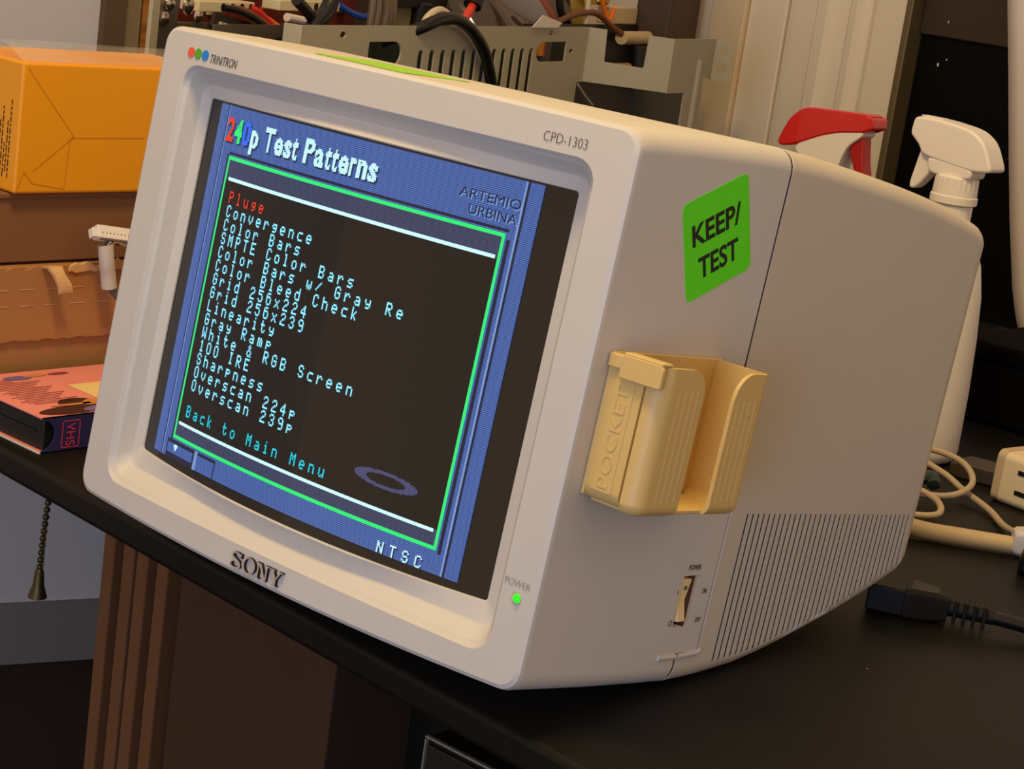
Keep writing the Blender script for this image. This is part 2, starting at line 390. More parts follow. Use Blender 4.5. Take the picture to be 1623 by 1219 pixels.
# small finger rib under the switch, cut by the seam
mb = MB().tube([(W2, .1140, .0120), (W2, SEAM - .0008, .0116)], .0016, 10, smooth=0)
mb.tube([(W2, SEAM + .0010, .0116), (W2, .1500, .0126), (W2, .1524, .0150)], .0016, 10, smooth=3)
mb.build('finger_rib', M_bezel, mon)
# power switch
sw = MB()
pf = [(W2 - .006, .0310), (W2 + .0012, .0318), (W2 - .0018, .0432), (W2 - .0002, .0550), (W2 - .006, .0556)]
sw.loft([[(x, .1228, z) for x, z in pf], [(x, .1300, z) for x, z in pf]])
swo = sw.build('power_switch', mat('warm_cream_rocker', (250, 216, 160), .4), mon, bevel=.0005)
o = MB().lathe([(.0013, 0), (.0013, .0003)], 14, 0, Matrix.Translation((W2 - .00085, .1264, .0502)) @ Matrix.Rotation(pi / 2 - .13, 4, 'Y')).build('indicator_dot', mat('teal_green_dot', (20, 120, 90), .4), swo)
MB().box((W2 - .0049, .1262, .0297), (.001, .0066, .0022)).build('switch_slot', M_dark, mon)
sd = lambda y0, z0, shear=0: (lambda a, b: (W2 + .00025, y0 + a, z0 + b))
mb = MB()
text(mb, 'POWER', sd(.1240, .0603), .0112, .0030, .01)
text(mb, 'ON', sd(.1416, .0466), .0042, .0028, .01)
text(mb, 'OFF', sd(.1412, .0303), .0052, .0028, .01)
text(mb, 'I', sd(.1186, .0470), .0004, .0028, .02)
text(mb, 'O', sd(.1168, .0295), .0033, .0033, .0)
mb.build('switch_lettering', M_print, mon)
tag(MB().lathe([(.0032, -.0005), (.0032, .0)], 18, 0, Matrix.Translation((.1645, -.0012, .0475)) @ Matrix.Rotation(pi / 2, 4, 'X')).build('power_light_recess', mat('pale_led_socket', (190, 176, 150), .5), mon), None)
MB().lathe([(.0022, -.0006), (.0022, .0004), (.0014, .0012), (.0003, .0015)], 16, 0, Matrix.Translation((.1652, -.0012, .0477)) @ Matrix.Rotation(pi / 2, 4, 'X')).build('power_light', glow('green_led', (30, 255, 20), 1.3, base=(20, 160, 20)), mon)
fr = lambda x0, z0, e=.0003: (lambda a, b: (x0 + a, -BB * q(x0 + a) - e, z0 + b))
mb = MB(); text(mb, 'POWER', fr(.1562, .0530), .0152, .0034, -.012); mb.build('power_lettering', mat('embossed_grey', (150, 140, 134), .5), mon)
mb = MB(); text(mb, 'TRINITRON', fr(-.1300, .2640), .0245, .0050, -.004, shear=.16); mb.build('tube_lettering', M_print, mon)
mb = MB(); text(mb, 'CPD-1303', fr(.1210, .2652), .0262, .0048, -.018); mb.build('model_lettering', mat('brown_print', (84, 62, 44), .6), mon)
for x, c, nm in ((-.1479, (236, 92, 62), 'red'), (-.1412, (86, 168, 30), 'green'), (-.1345, (34, 128, 220), 'blue')):
    y = -BB * q(x); o = MB().lathe([(.0030, -.0002), (.0030, .0004)], 24, 0, Matrix.Translation((x, y, .2674)) @ Matrix.Rotation(pi / 2, 4, 'X') @ Matrix.Rotation(0, 4, 'Y')).build('color_dot', mat(nm + '_dot', c, .5), mon); tag(o, nm + ' printed dot')
# raised maker's letters with serifs, dark sides and pale faces
def letters():
    L = []
    # S from a stroked centre line
    C = [(.86, .74), (.80, .90), (.62, .965), (.45, .965), (.24, .93), (.13, .79), (.18, .64), (.36, .555), (.58, .47), (.80, .37), (.87, .21), (.74, .07), (.52, .03), (.32, .035), (.16, .10), (.10, .27)]
    Wd = [.05, .05, .05, .06, .085, .115, .13, .14, .14, .13, .115, .085, .06, .05, .05, .05]
    Pc = catmull([Vector((a, b, 0)) for a, b in C], 4); l = []; r = []
    for i, p in enumerate(Pc):
        tt = (Pc[min(i + 1, len(Pc) - 1)] - Pc[max(i - 1, 0)]).normalized(); k = i / (len(Pc) - 1) * (len(Wd) - 1); k0 = int(min(k, len(Wd) - 2))
        ww = (Wd[k0] + (Wd[k0 + 1] - Wd[k0]) * (k - k0)) * .62; nn_ = Vector((-tt.y, tt.x, 0))
        l.append(p + nn_ * ww); r.append(p - nn_ * ww)
    quads = [[(l[i].x, l[i].y), (l[i + 1].x, l[i + 1].y), (r[i + 1].x, r[i + 1].y), (r[i].x, r[i].y)] for i in range(len(l) - 1)]
    L.append((0, quads + [[(.80, .70), (.90, .70), (.90, .99), (.84, .99)], [(.06, .01), (.12, .01), (.17, .30), (.07, .30)]]))
    n = 36; oq = []
    for i in range(n):
        a0 = 2 * pi * i / n; a1 = 2 * pi * (i + 1) / n
        f = lambda a_, x, y: (.58 + x * cos(a_), .5 + y * sin(a_))
        oq.append([f(a0, .58, .52), f(a1, .58, .52), f(a1, .37, .45), f(a0, .37, .45)])
    L.append((1.02, oq))
    N = [[(.06, .0), (.40, .0), (.40, .07), (.06, .07)], [(.18, .05), (.28, .05), (.28, .95), (.18, .95)], [(.04, .93), (.38, .93), (.38, 1.0), (.04, 1.0)],
         [(.20, 1.0), (.42, 1.0), (1.0, .0), (.84, .0)], [(.88, .0), (1.0, .0), (1.0, .95), (.88, .95)], [(.76, .93), (1.14, .93), (1.14, 1.0), (.76, 1.0)]]
    L.append((2.22, N))
    Y = [[(.02, .93), (.46, .93), (.46, 1.0), (.02, 1.0)], [(.10, .95), (.34, .95), (.66, .45), (.46, .45)], [(.74, .93), (1.12, .93), (1.12, 1.0), (.74, 1.0)], [(.88, .95), (1.0, .95), (.66, .45), (.56, .45)],
         [(.46, .05), (.66, .05), (.66, .48), (.46, .48)], [(.36, .0), (.76, .0), (.76, .07), (.36, .07)]]
    L.append((3.38, Y)); return L
mb = MB(); kx = .0415 / 4.5; kz = .0088
for off, quads in letters():
    for qd in quads:
        P = [(-.0265 + (off + a_) * kx, .0020 + b_ * kz) for a_, b_ in qd]
        A_ = sum(P[i][0] * P[(i + 1) % 4][1] - P[(i + 1) % 4][0] * P[i][1] for i in range(4))
        if A_ < 0: P = P[::-1]
        yb = -BB - .0 ; yf = -BB - .0020
        vs = [(x, yf, z) for x, z in P] + [(x, yb + .002, z) for x, z in P]
        mb.add(vs, [(0, 1, 2, 3)], 0); mb.add(vs, [(0, 4, 5, 1), (1, 5, 6, 2), (2, 6, 7, 3), (3, 7, 4, 0)], 1)
mb.build('brand_letters', [mat('satin_letter_face', (196, 180, 166), .45, metal=.3), mat('dark_letter_side', (26, 20, 18), .5)], mon, smooth=0)

# ------------------------------------------------------------------ screen and picture
def gy(x): return DS - BS * q(x, GH, XM)
mb = MB(); n = 40; m_ = 4; x0, x1, z0, z1 = XL - .001, XR + .001, ZB - .006, ZT + .001
F = [[(x0 + (x1 - x0) * i / n, gy(x0 + (x1 - x0) * i / n) + .0008, (ZB - .0004 - GB * q(x0 + (x1 - x0) * i / n, GH, XM)) * (1 - k / m_) + z1 * k / m_) for i in range(n + 1)] for k in range(m_ + 1)]
vs = [p for r in F for p in r]; fs = [(k * (n + 1) + i, k * (n + 1) + i + 1, (k + 1) * (n + 1) + i + 1, (k + 1) * (n + 1) + i) for k in range(m_) for i in range(n)]
mb.add(vs, fs)
scr = mb.build('screen', M_glass, mon, smooth=180)
SM = [glow('picture_blue', (84, 122, 206), .58, .66), glow('picture_dim_blue', (84, 96, 142), .40, .6), glow('picture_black', (30, 26, 27), .25),
      glow('picture_green', (40, 255, 130), .85, .12), glow('picture_white', (200, 246, 255), 1.1), glow('picture_text', (138, 228, 255), 1.2, .25),
      glow('picture_cyan', (30, 214, 236), .95, .25), glow('picture_red', (255, 70, 36), .75, .25), glow('picture_title', (190, 240, 255), 1.1, .25),
      glow('picture_royal', (40, 110, 255), .9, .25), glow('picture_shadow', (34, 44, 92), .35, .4), glow('picture_edge', (132, 170, 236), .75, .55), glow('picture_oval', (100, 104, 160), .45, .5)]
pic = MB()
def sq(x0, x1, z0, z1, mi, lay):
    k = max(1, int(math.ceil((x1 - x0) / .008))); e = lay * .00012 - .0006
    vs = []
    for i in range(k + 1):
        x = x0 + (x1 - x0) * i / k; y = gy(x) - e - .0002
        vs += [(x, y, z0), (x, y, z1)]
    pic.add(vs, [(2 * i, 2 * i + 2, 2 * i + 3, 2 * i + 1) for i in range(k)], mi)
PX, PZ = .00093, .00097
sq(-.1272, .1188, .0395, .2436, 0, 0)
sq(-.1190, -.1180, .0395, .2436, 10, 1); sq(-.1180, -.1172, .0395, .2436, 11, 1)
sq(.1093, .1107, .0395, .2436, 10, 1); sq(.1081, .1093, .0395, .2436, 11, 1)
sq(.1040, .1060, .050, .2130, 10, 1); sq(-.1110, -.1094, .050, .2172, 10, 1); sq(-.1094, .1045, .2168, .2184, 10, 1)
sq(-.1075, .1012, .0530, .2140, 1, 1)                      # dim field inside the green frame
sq(-.1075, .1012, .0620, .2030, 2, 2)                      # black menu field
for b_ in ((-.1090, .1030, .2140, .2160), (-.1090, .1030, .0515, .0535), (-.1090, -.1074, .0515, .2160), (.1012, .1030, .0515, .2160)): sq(*b_, 3, 3)
sq(-.1050, .0998, .2026, .2045, 4, 3); sq(-.1056, .0990, .0602, .0620, 4, 3)
# lower left menu tabs
sq(-.1140, -.0845, .0395, .0502, 10, 1); sq(-.1130, -.0860, .0425, .0480, 0, 2); sq(-.1062, -.1024, .0462, .0480, 8, 3); sq(-.1052, -.1034, .0446, .0462, 8, 3)
sq(-.0845, -.0815, .0395, .0502, 11, 2); sq(-.0815, -.0640, .0485, .0500, 10, 1); sq(-.0648, -.0638, .0395, .0500, 10, 1)
# grey-blue oval on the menu floor
cxo, czo = .0640, .0765
for r_ in range(-7, 8):
    hw = .0212 * math.sqrt(max(0, 1 - (r_ / 7.4) ** 2)); hi = .0130 * math.sqrt(max(0, 1 - (r_ / 4.5) ** 2)) if abs(r_) < 4.5 else 0
    z = czo + r_ * PZ * .62
    if hi: sq(cxo - hw, cxo - hi, z, z + PZ * .62, 12, 3); sq(cxo + hi, cxo + hw, z, z + PZ * .62, 12, 3)
    else: sq(cxo - hw, cxo + hw, z, z + PZ * .62, 12, 3)
G = {
'P': '11110 10001 10001 11110 10000 10000 10000', 'l': '01100 00100 00100 00100 00100 00100 01110', 'u': '00000 00000 10001 10001 10001 10011 01101',
'g': '00000 00000 01111 10001 01111 00001 01110', 'e': '00000 00000 01110 10001 11111 10000 01110', 'C': '01110 10001 10000 10000 10000 10001 01110',
'o': '00000 00000 01110 10001 10001 10001 01110', 'n': '00000 00000 11110 10001 10001 10001 10001', 'v': '00000 00000 10001 10001 10001 01010 00100',
'r': '00000 00000 10110 11001 10000 10000 10000', 'c': '00000 00000 01111 10000 10000 10000 01111', 'B': '11110 10001 10001 11110 10001 10001 11110',
'a': '00000 00000 01110 00001 01111 10001 01111', 's': '00000 00000 01111 10000 01110 00001 11110', 'S': '01110 10001 10000 01110 00001 10001 01110',
'M': '10001 11011 10101 10101 10001 10001 10001', 'T': '11111 00100 00100 00100 00100 00100 00100', 'E': '11111 10000 10000 11110 10000 10000 11111',
'w': '00000 00000 10001 10001 10101 10101 01010', '/': '00000 00001 00010 00100 01000 10000 00000', 'G': '01110 10001 10000 10111 10001 10001 01110',
'y': '00000 00000 10001 10001 01111 00001 01110', 'R': '11110 10001 10001 11110 10100 10010 10001', 'd': '00001 00001 01111 10001 10001 10001 01111',
'h': '10000 10000 11110 10001 10001 10001 10001', 'k': '10000 10000 10010 10100 11000 10100 10010', 'i': '00100 00000 01100 00100 00100 00100 01110',
'2': '01110 10001 00001 00110 01000 10000 11111', '5': '11111 10000 11110 00001 00001 10001 01110', '6': '01110 10000 11110 10001 10001 10001 01110',
'x': '00000 00000 10001 01010 00100 01010 10001', '4': '00010 00110 01010 10010 11111 00010 00010', '3': '01110 10001 00001 00110 00001 10001 01110',
'9': '01110 10001 10001 01111 00001 00001 01110', 'L': '10000 10000 10000 10000 10000 10000 11111', 't': '01000 01000 11110 01000 01000 01001 00110',
'm': '00000 00000 11010 10101 10101 10101 10101', 'p': '00000 00000 11110 10001 11110 10000 10000', 'W': '10001 10001 10001 10101 10101 11011 10001',
'&': '00100 01010 00100 01010 10001 10010 01101', '1': '00100 01100 00100 00100 00100 00100 01110', '0': '01110 10001 10001 10001 10001 10001 01110',
'I': '01110 00100 00100 00100 00100 00100 01110', 'O': '01110 10001 10001 10001 10001 10001 01110', 'N': '10001 11001 11001 10101 10011 10011 10001', '.': '00000 00000 00000 00000 00000 01100 01100',
'A': '11111 00001 11111 00001 00000 00000 00000'}
def line(s, x, z, mi, lay=5, step=.00743, ph=PZ, pw=PX * .86):
    for i, ch in enumerate(s):
        g = G.get(ch)
        if not g: continue
        for r_, row in enumerate(g.split()):
            c_ = 0
            while c_ < 5:
                if row[c_] == '1':
                    e = c_
                    while e < 5 and row[e] == '1': e += 1
                    xx = x + i * step; zz = z + (6 - r_) * ph
                    sq(xx + c_ * pw, xx + e * pw + pw * .12, zz, zz + ph * 1.02, mi, lay); c_ = e
                else: c_ += 1
menu = ['Pluge', 'Convergence', 'Color Bars', 'SMPTE Color Bars', 'Color Bars w/ Gray Re', 'Color Bleed Check', 'Grid 256x224', 'Grid 256x239', 'Linearity', 'Gray Ramp', 'White & RGB Screen', '100 IRE', 'Sharpness', 'Overscan 224p', 'Overscan 239p', None, 'Back to Main Menu']
for i, s in enumerate(menu):
    if s: line(s, -.1000, .1904 - i * .00777, 7 if i == 0 else (6 if i == 16 else 5))
line('NTSC', .0676, .0398, 8, step=.0082, ph=.00090)
line('NTSC', .0683, .0391, 10, 4, step=.0082, ph=.00090)
# title: outline letters sampled onto the picture's own pixel raster
def title(s, x, z, wpx, hpx, mi, bb, bold=.03):
    vs, fs, a0, a1, b0, b1 = text_tris(s, bold); b0, b1 = bb
    T = [[((vs[i][0] - a0) / (a1 - a0) * wpx, (vs[i][1] - b0) / (b1 - b0) * hpx) for i in f] for f in fs]
    def inside(px, py):
        for t_ in T:
            for k in range(1, len(t_) - 1):
                A, B, C = t_[0], t_[k], t_[k + 1]
                d1 = (px - B[0]) * (A[1] - B[1]) - (A[0] - B[0]) * (py - B[1]); d2 = (px - C[0]) * (B[1] - C[1]) - (B[0] - C[0]) * (py - C[1]); d3 = (px - A[0]) * (C[1] - A[1]) - (C[0] - A[0]) * (py - A[1])
                if not ((d1 < 0 or d2 < 0 or d3 < 0) and (d1 > 0 or d2 > 0 or d3 > 0)): return True
        return False
    for r_ in range(-5, hpx + 1):
        run = None
        for c_ in range(0, wpx + 2):
            on = c_ <= wpx and inside(c_ + .5, r_ + .5)
            if on and run is None: run = c_
            if not on and run is not None:
                zz = z + r_ * PZ
                sq(x + run * PX, x + c_ * PX, zz, zz + PZ * 1.02, mi, 5); sq(x + (run + 1) * PX, x + (c_ + 1) * PX, zz - PZ, zz + PZ * .02, 10, 4); run = None
capb = text_tris('T', .03)[4:6]
xs = -.1160
for ch, wpx, mi in (('2', 8, 7), ('4', 8, 3), ('0', 8, 9), ('p', 8, 8), (' ', 4, 8), ('T', 10, 8), ('e', 8, 8), ('s', 7, 8), ('t', 5, 8), (' ', 4, 8), ('P', 9, 8), ('a', 8, 8), ('t', 5, 8), ('t', 5, 8), ('e', 8, 8), ('r', 5, 8), ('n', 8, 8), ('s', 7, 8)):
    if ch != ' ': title(ch, xs, .2236, wpx, 14, mi, capb)
    xs += (wpx + 1) * PX
# credit in wide dark capitals
mb2 = MB()
def wide(s, x, z, w_):
    vs, fs, a0, a1, b0, b1 = text_tris(s, .0)
    for dx, dz, dy, mi in ((.0007, -.0007, .0003, 11), (0, 0, .0005, 10)):
        P = []
        for v in vs:
            xx = x + dx + (v[0] - a0) / (a1 - a0) * w_; P.append((xx, gy(xx) - dy, z + dz + (v[1] - b0) / (b1 - b0) * .0050))
        pic.add(P, fs, mi)
wide('ARTEMIO', .0715, .2288, .0370); wide('URBINA', .0790, .2212, .0290)
tag(pic.build('picture', SM, scr, smooth=0), 'lit test pattern menu with blue border and green frame')

# ------------------------------------------------------------------ stickers on the monitor
O_ = Vector((0, .0649, .2014)); U_ = Vector((0, .1137 - .0649, .2240 - .2014)); V_ = Vector((0, .0370 - .0649, .2456 - .2014))
lu, lv = U_.length, V_.length; U_.normalize(); V_ = (V_ - U_ * V_.dot(U_)).normalized()
pl = lambda a_, b_, e: (W2 + e, (O_ + U_ * a_ + V_ * b_).y, (O_ + U_ * a_ + V_ * b_).z)
P = rr(0, lu, 0, lv, .004, 1, 5)
st = MB().loft([[pl(a_, b_, .0) for a_, b_ in P], [pl(a_, b_, .0003) for a_, b_ in P]]).build('sticker', M_green, mon, smooth=0)
tag(st, 'bright green sticker reading KEEP/ TEST')
mb = MB(); text(mb, 'KEEP/', lambda a_, b_: pl(.0065 + a_, .0275 + b_, .00045), .0400, .0118, .025); text(mb, 'TEST', lambda a_, b_: pl(.0105 + a_, .0090 + b_, .00045), .0330, .0118, .025)
mb.build('sticker_lettering', M_print, st, smooth=0)
P = rr(-.075, -.003, .020, .075, .004)
tag(MB().loft([[(x, y, interp(TOP, y) + .0002) for x, y in P], [(x, y, interp(TOP, y) + .0005) for x, y in P]]).build('sticker', mat('pale_green_sticker', (150, 205, 60), .6), mon, smooth=0), 'green sticker lying on top of the case')

# ================================================================== holder on the side of the monitor
hm = Matrix.Translation((0, 0, MZ)) @ Matrix.Rotation(radians(-7), 4, 'X')
def hthing(name, label, cat):
    o = thing(name, label, cat); o.matrix_world = hm @ Matrix.Translation((W2 + .0003, 0, 0)); return o
hold = hthing('pocket_holder', 'yellowed cream plastic pocket holder fixed to the side of the monitor', 'holder')
hx = .0340
MB().box((.001, .0595, .1400), (.002, .092, .0710)).build('back_plate', M_cream, hold, bevel=.0006)
def vplate(path, z0, z1, th, rb=0):
    """upright wall following a path in (x,y), thickness th to its left"""
    P = [Vector((a_, b_, 0)) for a_, b_ in path]; L = []
    for i, p in enumerate(P):
        t_ = (P[min(i + 1, len(P) - 1)] - P[max(i - 1, 0)]).normalized(); L.append(p + Vector((-t_.y, t_.x, 0)) * th)
    return [(p.x, p.y) for p in P] + [(p.x, p.y) for p in reversed(L)]
def arc(cx_, cy_, r_, a0, a1, n_=6): return [(cx_ + r_ * cos(radians(a0 + (a1 - a0) * i / n_)), cy_ + r_ * sin(radians(a0 + (a1 - a0) * i / n_))) for i in range(n_ + 1)]
# left pocket: side wall with the embossed strip, round front corner, front leaf with rounded top
def leaf(profile, ztop, zbot, th, rbot):
    """profile: list of (x, y, s) s = running length; ztop(s) gives the upper rim; the foot is rolled inward by rbot"""
    out = []; k = 5
    n_ = len(profile)
    def nrm(i):
        a_ = Vector(profile[max(i - 1, 0)][:2]); b_ = Vector(profile[min(i + 1, n_ - 1)][:2]); t_ = (b_ - a_).normalized(); return Vector((-t_.y, t_.x))
    rows = []
    for lvl in range(k + 2):
        row = []
        for i, (x, y, s_) in enumerate(profile):
            nn_ = nrm(i)
            if lvl <= k:
                an = radians(90 * lvl / k); off = rbot * (1 - sin(an)); z = zbot + abs(rbot) * (1 - cos(an))
            else: off = 0; z = ztop(s_)
            row.append((x + nn_.x * off, y + nn_.y * off, z, nn_))
        rows.append(row)
    V = []; Fc = []
    for row in rows: V += [(a_, b_, c_) for a_, b_, c_, _ in row]
    for row in rows: V += [(a_ + nn_.x * th, b_ + nn_.y * th, c_ + (0 if c_ > zbot + abs(rbot) else abs(th) * .6)) for a_, b_, c_, nn_ in row]
    R_ = len(rows); ofs = R_ * n_
    for r_ in range(R_ - 1):
        for i in range(n_ - 1):
            a_ = r_ * n_ + i
            Fc += [(a_, a_ + 1, a_ + n_ + 1, a_ + n_), (ofs + a_, ofs + a_ + n_, ofs + a_ + n_ + 1, ofs + a_ + 1)]
    for i in range(n_ - 1):
        Fc += [(i, ofs + i, ofs + i + 1, i + 1), ((R_ - 1) * n_ + i, (R_ - 1) * n_ + i + 1, ofs + (R_ - 1) * n_ + i + 1, ofs + (R_ - 1) * n_ + i)]
    for r_ in range(R_ - 1):
        a_ = r_ * n_; b_ = a_ + n_ - 1
        Fc += [(a_, a_ + n_, ofs + a_ + n_, ofs + a_), (b_, ofs + b_, ofs + b_ + n_, b_ + n_)]
    return V, Fc
def run(path):
    out = []; s_ = 0; last = None
    for x, y in path:
        if last: s_ += math.hypot(x - last[0], y - last[1])
        out.append((x, y, s_)); last = (x, y)
    return out
# side wall
pr = run([(.0002, .0138), (.006, .0138), (.012, .0138), (.018, .0138), (.0225, .0138)])
V, Fc = leaf(pr, lambda s_: .1752, .1030, .0022, .007)
sw_ = MB().add(V, Fc).build('side_wall', M_cream, hold, smooth=40)
# raised strip and the embossed word
MB().box((.0118, .01365, .1385), (.0120, .0006, .0600)).build('raised_strip', M_cream, sw_, bevel=.0003)
mb = MB(); vs, fs, a0, a1, b0, b1 = text_tris('POCKET', -.004)
def emb(a_, b_, y): return (.0152 - b_, y, .1108 + a_)
top_ = [emb((v[0] - a0) / (a1 - a0) * .0500, (v[1] - b0) / (b1 - b0) * .0066, .01300) for v in vs]
low_ = [emb((v[0] - a0) / (a1 - a0) * .0500, (v[1] - b0) / (b1 - b0) * .0066, .01340) for v in vs]
nv = len(top_); ec = {}
for f in fs:
    for i in range(len(f)):
        e = (f[i], f[(i + 1) % len(f)]); k = tuple(sorted(e)); ec[k] = ec.get(k, 0) + 1
mb.add(top_ + low_, list(fs) + [(a_, b_, b_ + nv, a_ + nv) for (a_, b_), c_ in ec.items() if c_ == 1])
mb.build('embossed_lettering', M_cream, sw_, smooth=0)
# front leaf, left half
pr = run([(.0235, .0144), (.0262, .0144)] + arc(.0262, .0222, .0078, -90, 0, 7) + [(hx, .026), (hx, .030), (hx, .034), (hx, .037), (hx, .040), (hx, .043), (hx, .0455), (hx, .0472), (hx, .0482)])
tot = pr[-1][2]
def zt1(s_):
    d_ = tot - s_; r_ = .0125
    z = .1752 if d_ >= r_ else .1752 - r_ + math.sqrt(max(0, r_ * r_ - (r_ - d_) ** 2))
    return z
V, Fc = leaf(pr, zt1, .1012, .0022, .006); MB().add(V, Fc).build('front_leaf', M_cream, hold, smooth=40)
pr = run([(.0002, .1030), (.008, .1030), (.016, .1030), (.024, .1030), (.0295, .1030)][::1] + arc(.0295, .0985, .0045, 90, 0, 5) + [(hx, .096), (hx, .093), (hx, .090), (hx, .087), (hx, .084), (hx, .081), (hx, .0785), (hx, .0765), (hx, .0752)])
tot2 = pr[-1][2]
def zt2(s_):
    d_ = tot2 - s_; r_ = .0150
    return .1752 if d_ >= r_ else .1752 - r_ + math.sqrt(max(0, r_ * r_ - (r_ - d_) ** 2))
pr = [(x, y, s_) for x, y, s_ in pr]
V, Fc = leaf(pr, zt2, .1012, -.0022, -.006); MB().add(V, Fc).build('front_leaf', M_cream, hold, smooth=40)
mb = MB().box((.0165, .0600, .1030), (.0270, .082, .0022)); mb.build('pocket_floor', M_cream, hold, bevel=.0006)
M_strp = mat('pale_stripe', (226, 193, 128), .5)
for y in (.028, .033, .038, .043, .0795, .0845, .0895, .0945): MB().box((hx + .0001, y, .1370 - (.0020 if y > .06 else 0)), (.0003, .0003, .0560 - (.004 if y > .06 else 0))).build('pinstripe', M_strp, hold)
cl = MB().prism([(.0085, .1640), (.0330, .1640), (.0335, .1650), (.0335, .1738), (.0320, .1760), (.0095, .1760), (.0085, .1745)], .0106, .0136)
cl.box((.0210, .0150, .1762), (.0235, .0085, .0016)).box((.0045, .0126, .1715), (.0085, .0022, .0070))
cl.build('clip', M_cream, hold, bevel=.0008)

# ================================================================== VHS tape
vx0, vx1, vy0, vy1, vh = -.4130, -.3085, .0672, .2560, .0250
t = thing('videotape', 'videotape in a pink and navy card sleeve lying on the desk beside the monitor', 'videotape', ((vx0 + vx1) / 2, (vy0 + vy1) / 2, DESK))
cxv, cyv = (vx0 + vx1) / 2, (vy0 + vy1) / 2; hw, hl = (vx1 - vx0) / 2, (vy1 - vy0) / 2
M_pink = mat('pink_card', (240, 146, 138), .5, var=.10, vscale=30); M_navy = mat('navy_card', (46, 44, 84), .45, var=.15, vscale=30)
mb = MB().box((0, 0, vh - .0004), (2 * hw, 2 * hl, .0008), 0).box((0, 0, .0004), (2 * hw, 2 * hl, .0008), 0)
# spine panel with the thumb notch at the open end
zc = vh / 2; notch = [(-hl + .0122 * cos(radians(a_)) - .0008, zc + .0112 * sin(radians(a_))) for a_ in range(80, -81, -16)]
poly = [(-hl, vh)] + [(y, z) for y, z in notch] + [(-hl, 0), (hl, 0), (hl, vh)]
k0 = len(mb.v)
mb.loft([[(hw, y, z) for y, z in poly], [(hw - .0008, y, z) for y, z in poly]], 1)
mb.box((-hw + .0004, 0, vh / 2), (.0008, 2 * hl, vh - .0016), 1).box((0, hl - .0004, vh / 2), (2 * hw, .0008, vh - .0016), 1)
mb.box((0, -hl + .0004, .0004), (2 * hw + .0004, .0012, .0009), 2)
slv = mb.build('card_sleeve', [M_pink, M_navy, M_white], t, smooth=0)
mb = MB().box((-.0004, .0012, vh / 2), (2 * hw - .0034, 2 * hl - .006, vh - .0026)); mb.box((-.0004, -hl + .0035, vh * .52), (2 * hw - .02, .0016, .0008))
mb.build('cassette', M_dark, t, bevel=.001)
# sleeve artwork: plain generic shapes, rows of small print, cream panel
zt_ = vh + .0002
art = MB(); mt = [mat('dark_maroon_print', (66, 26, 22), .5), mat('cream_print', (246, 214, 150), .5), mat('lilac_print', (120, 104, 160), .5), mat('tan_print', (212, 140, 74), .5), mat('mauve_print', (150, 66, 70), .5)]
def flat(pts, mi, e=0): art.add([(x, y, zt_ + e) for x, y in pts], [tuple(range(len(pts)))], mi)
def blob(cx_, cy_, a_, b_, mi, e=0, rot=0, n_=18): flat([(cx_ + a_ * cos(2 * pi * i / n_) * cos(rot) - b_ * sin(2 * pi * i / n_) * sin(rot), cy_ + a_ * cos(2 * pi * i / n_) * sin(rot) + b_ * sin(2 * pi * i / n_) * cos(rot)) for i in range(n_)], mi, e)
flat([(-.005, -.005), (hw - .016, -.005), (hw - .016, .060), (-.005, .060)][::1], 1, .0) if False else None
flat([(-.012, -.028), (.022, -.028), (.022, .050), (-.012, .050)], 1)
blob(.042, -.060, .009, .030, 0, 0, .05); blob(.030, -.048, .012, .016, 0, .0001); flat([(.024, -.04), (.034, -.04), (.034, .06), (.024, .06)], 0)
blob(.044, -.036, .006, .020, 2, .0002, .1); blob(.030, -.038, .005, .010, 3, .0003, .5); flat([(.030, -.072), (.033, -.072), (.034, -.040), (.030, -.040)], 3, .0003)
blob(.046, -.018, .004, .012, 3, .0003); blob(-.038, -.052, .005, .012, 2, .0001); blob(-.040, -.036, .003, .010, 3, .0002); blob(-.040, -.016, .003, .009, 4, .0001)
for i in range(4): flat([(-.036 + i * .002, -.09), (-.0355 + i * .002, -.09), (-.0355 + i * .002, -.06), (-.036 + i * .002, -.06)], 4, .0001)
for i in range(15):
    x = -.028 + i * .0036; flat([(x, -.086 + (i % 3) * .003), (x + .0009, -.086 + (i % 3) * .003), (x + .0009, -.040 - (i % 4) * .004), (x, -.040 - (i % 4) * .004)], 4, .0001)
art.build('sleeve_artwork', mt, slv, smooth=0)
mb = MB(); X = hw + .0002
def onspine(a_, b_): return (X, -.0738 + b_, .0196 - a_)
text(mb, 'VHS', onspine, .0160, .0075, .0)
for (y0, y1, z0, z1) in ((-.0771, -.0766, .0022, .0212), (-.0632, -.0627, .0022, .0212), (-.0771, -.0627, .0022, .0027), (-.0771, -.0627, .0207, .0212)):
    mb.box((X - .0001, (y0 + y1) / 2, (z0 + z1) / 2), (.0004, y1 - y0, z1 - z0))
mb.build('spine_lettering', mat('red_print', (232, 54, 84), .5), slv, smooth=0)

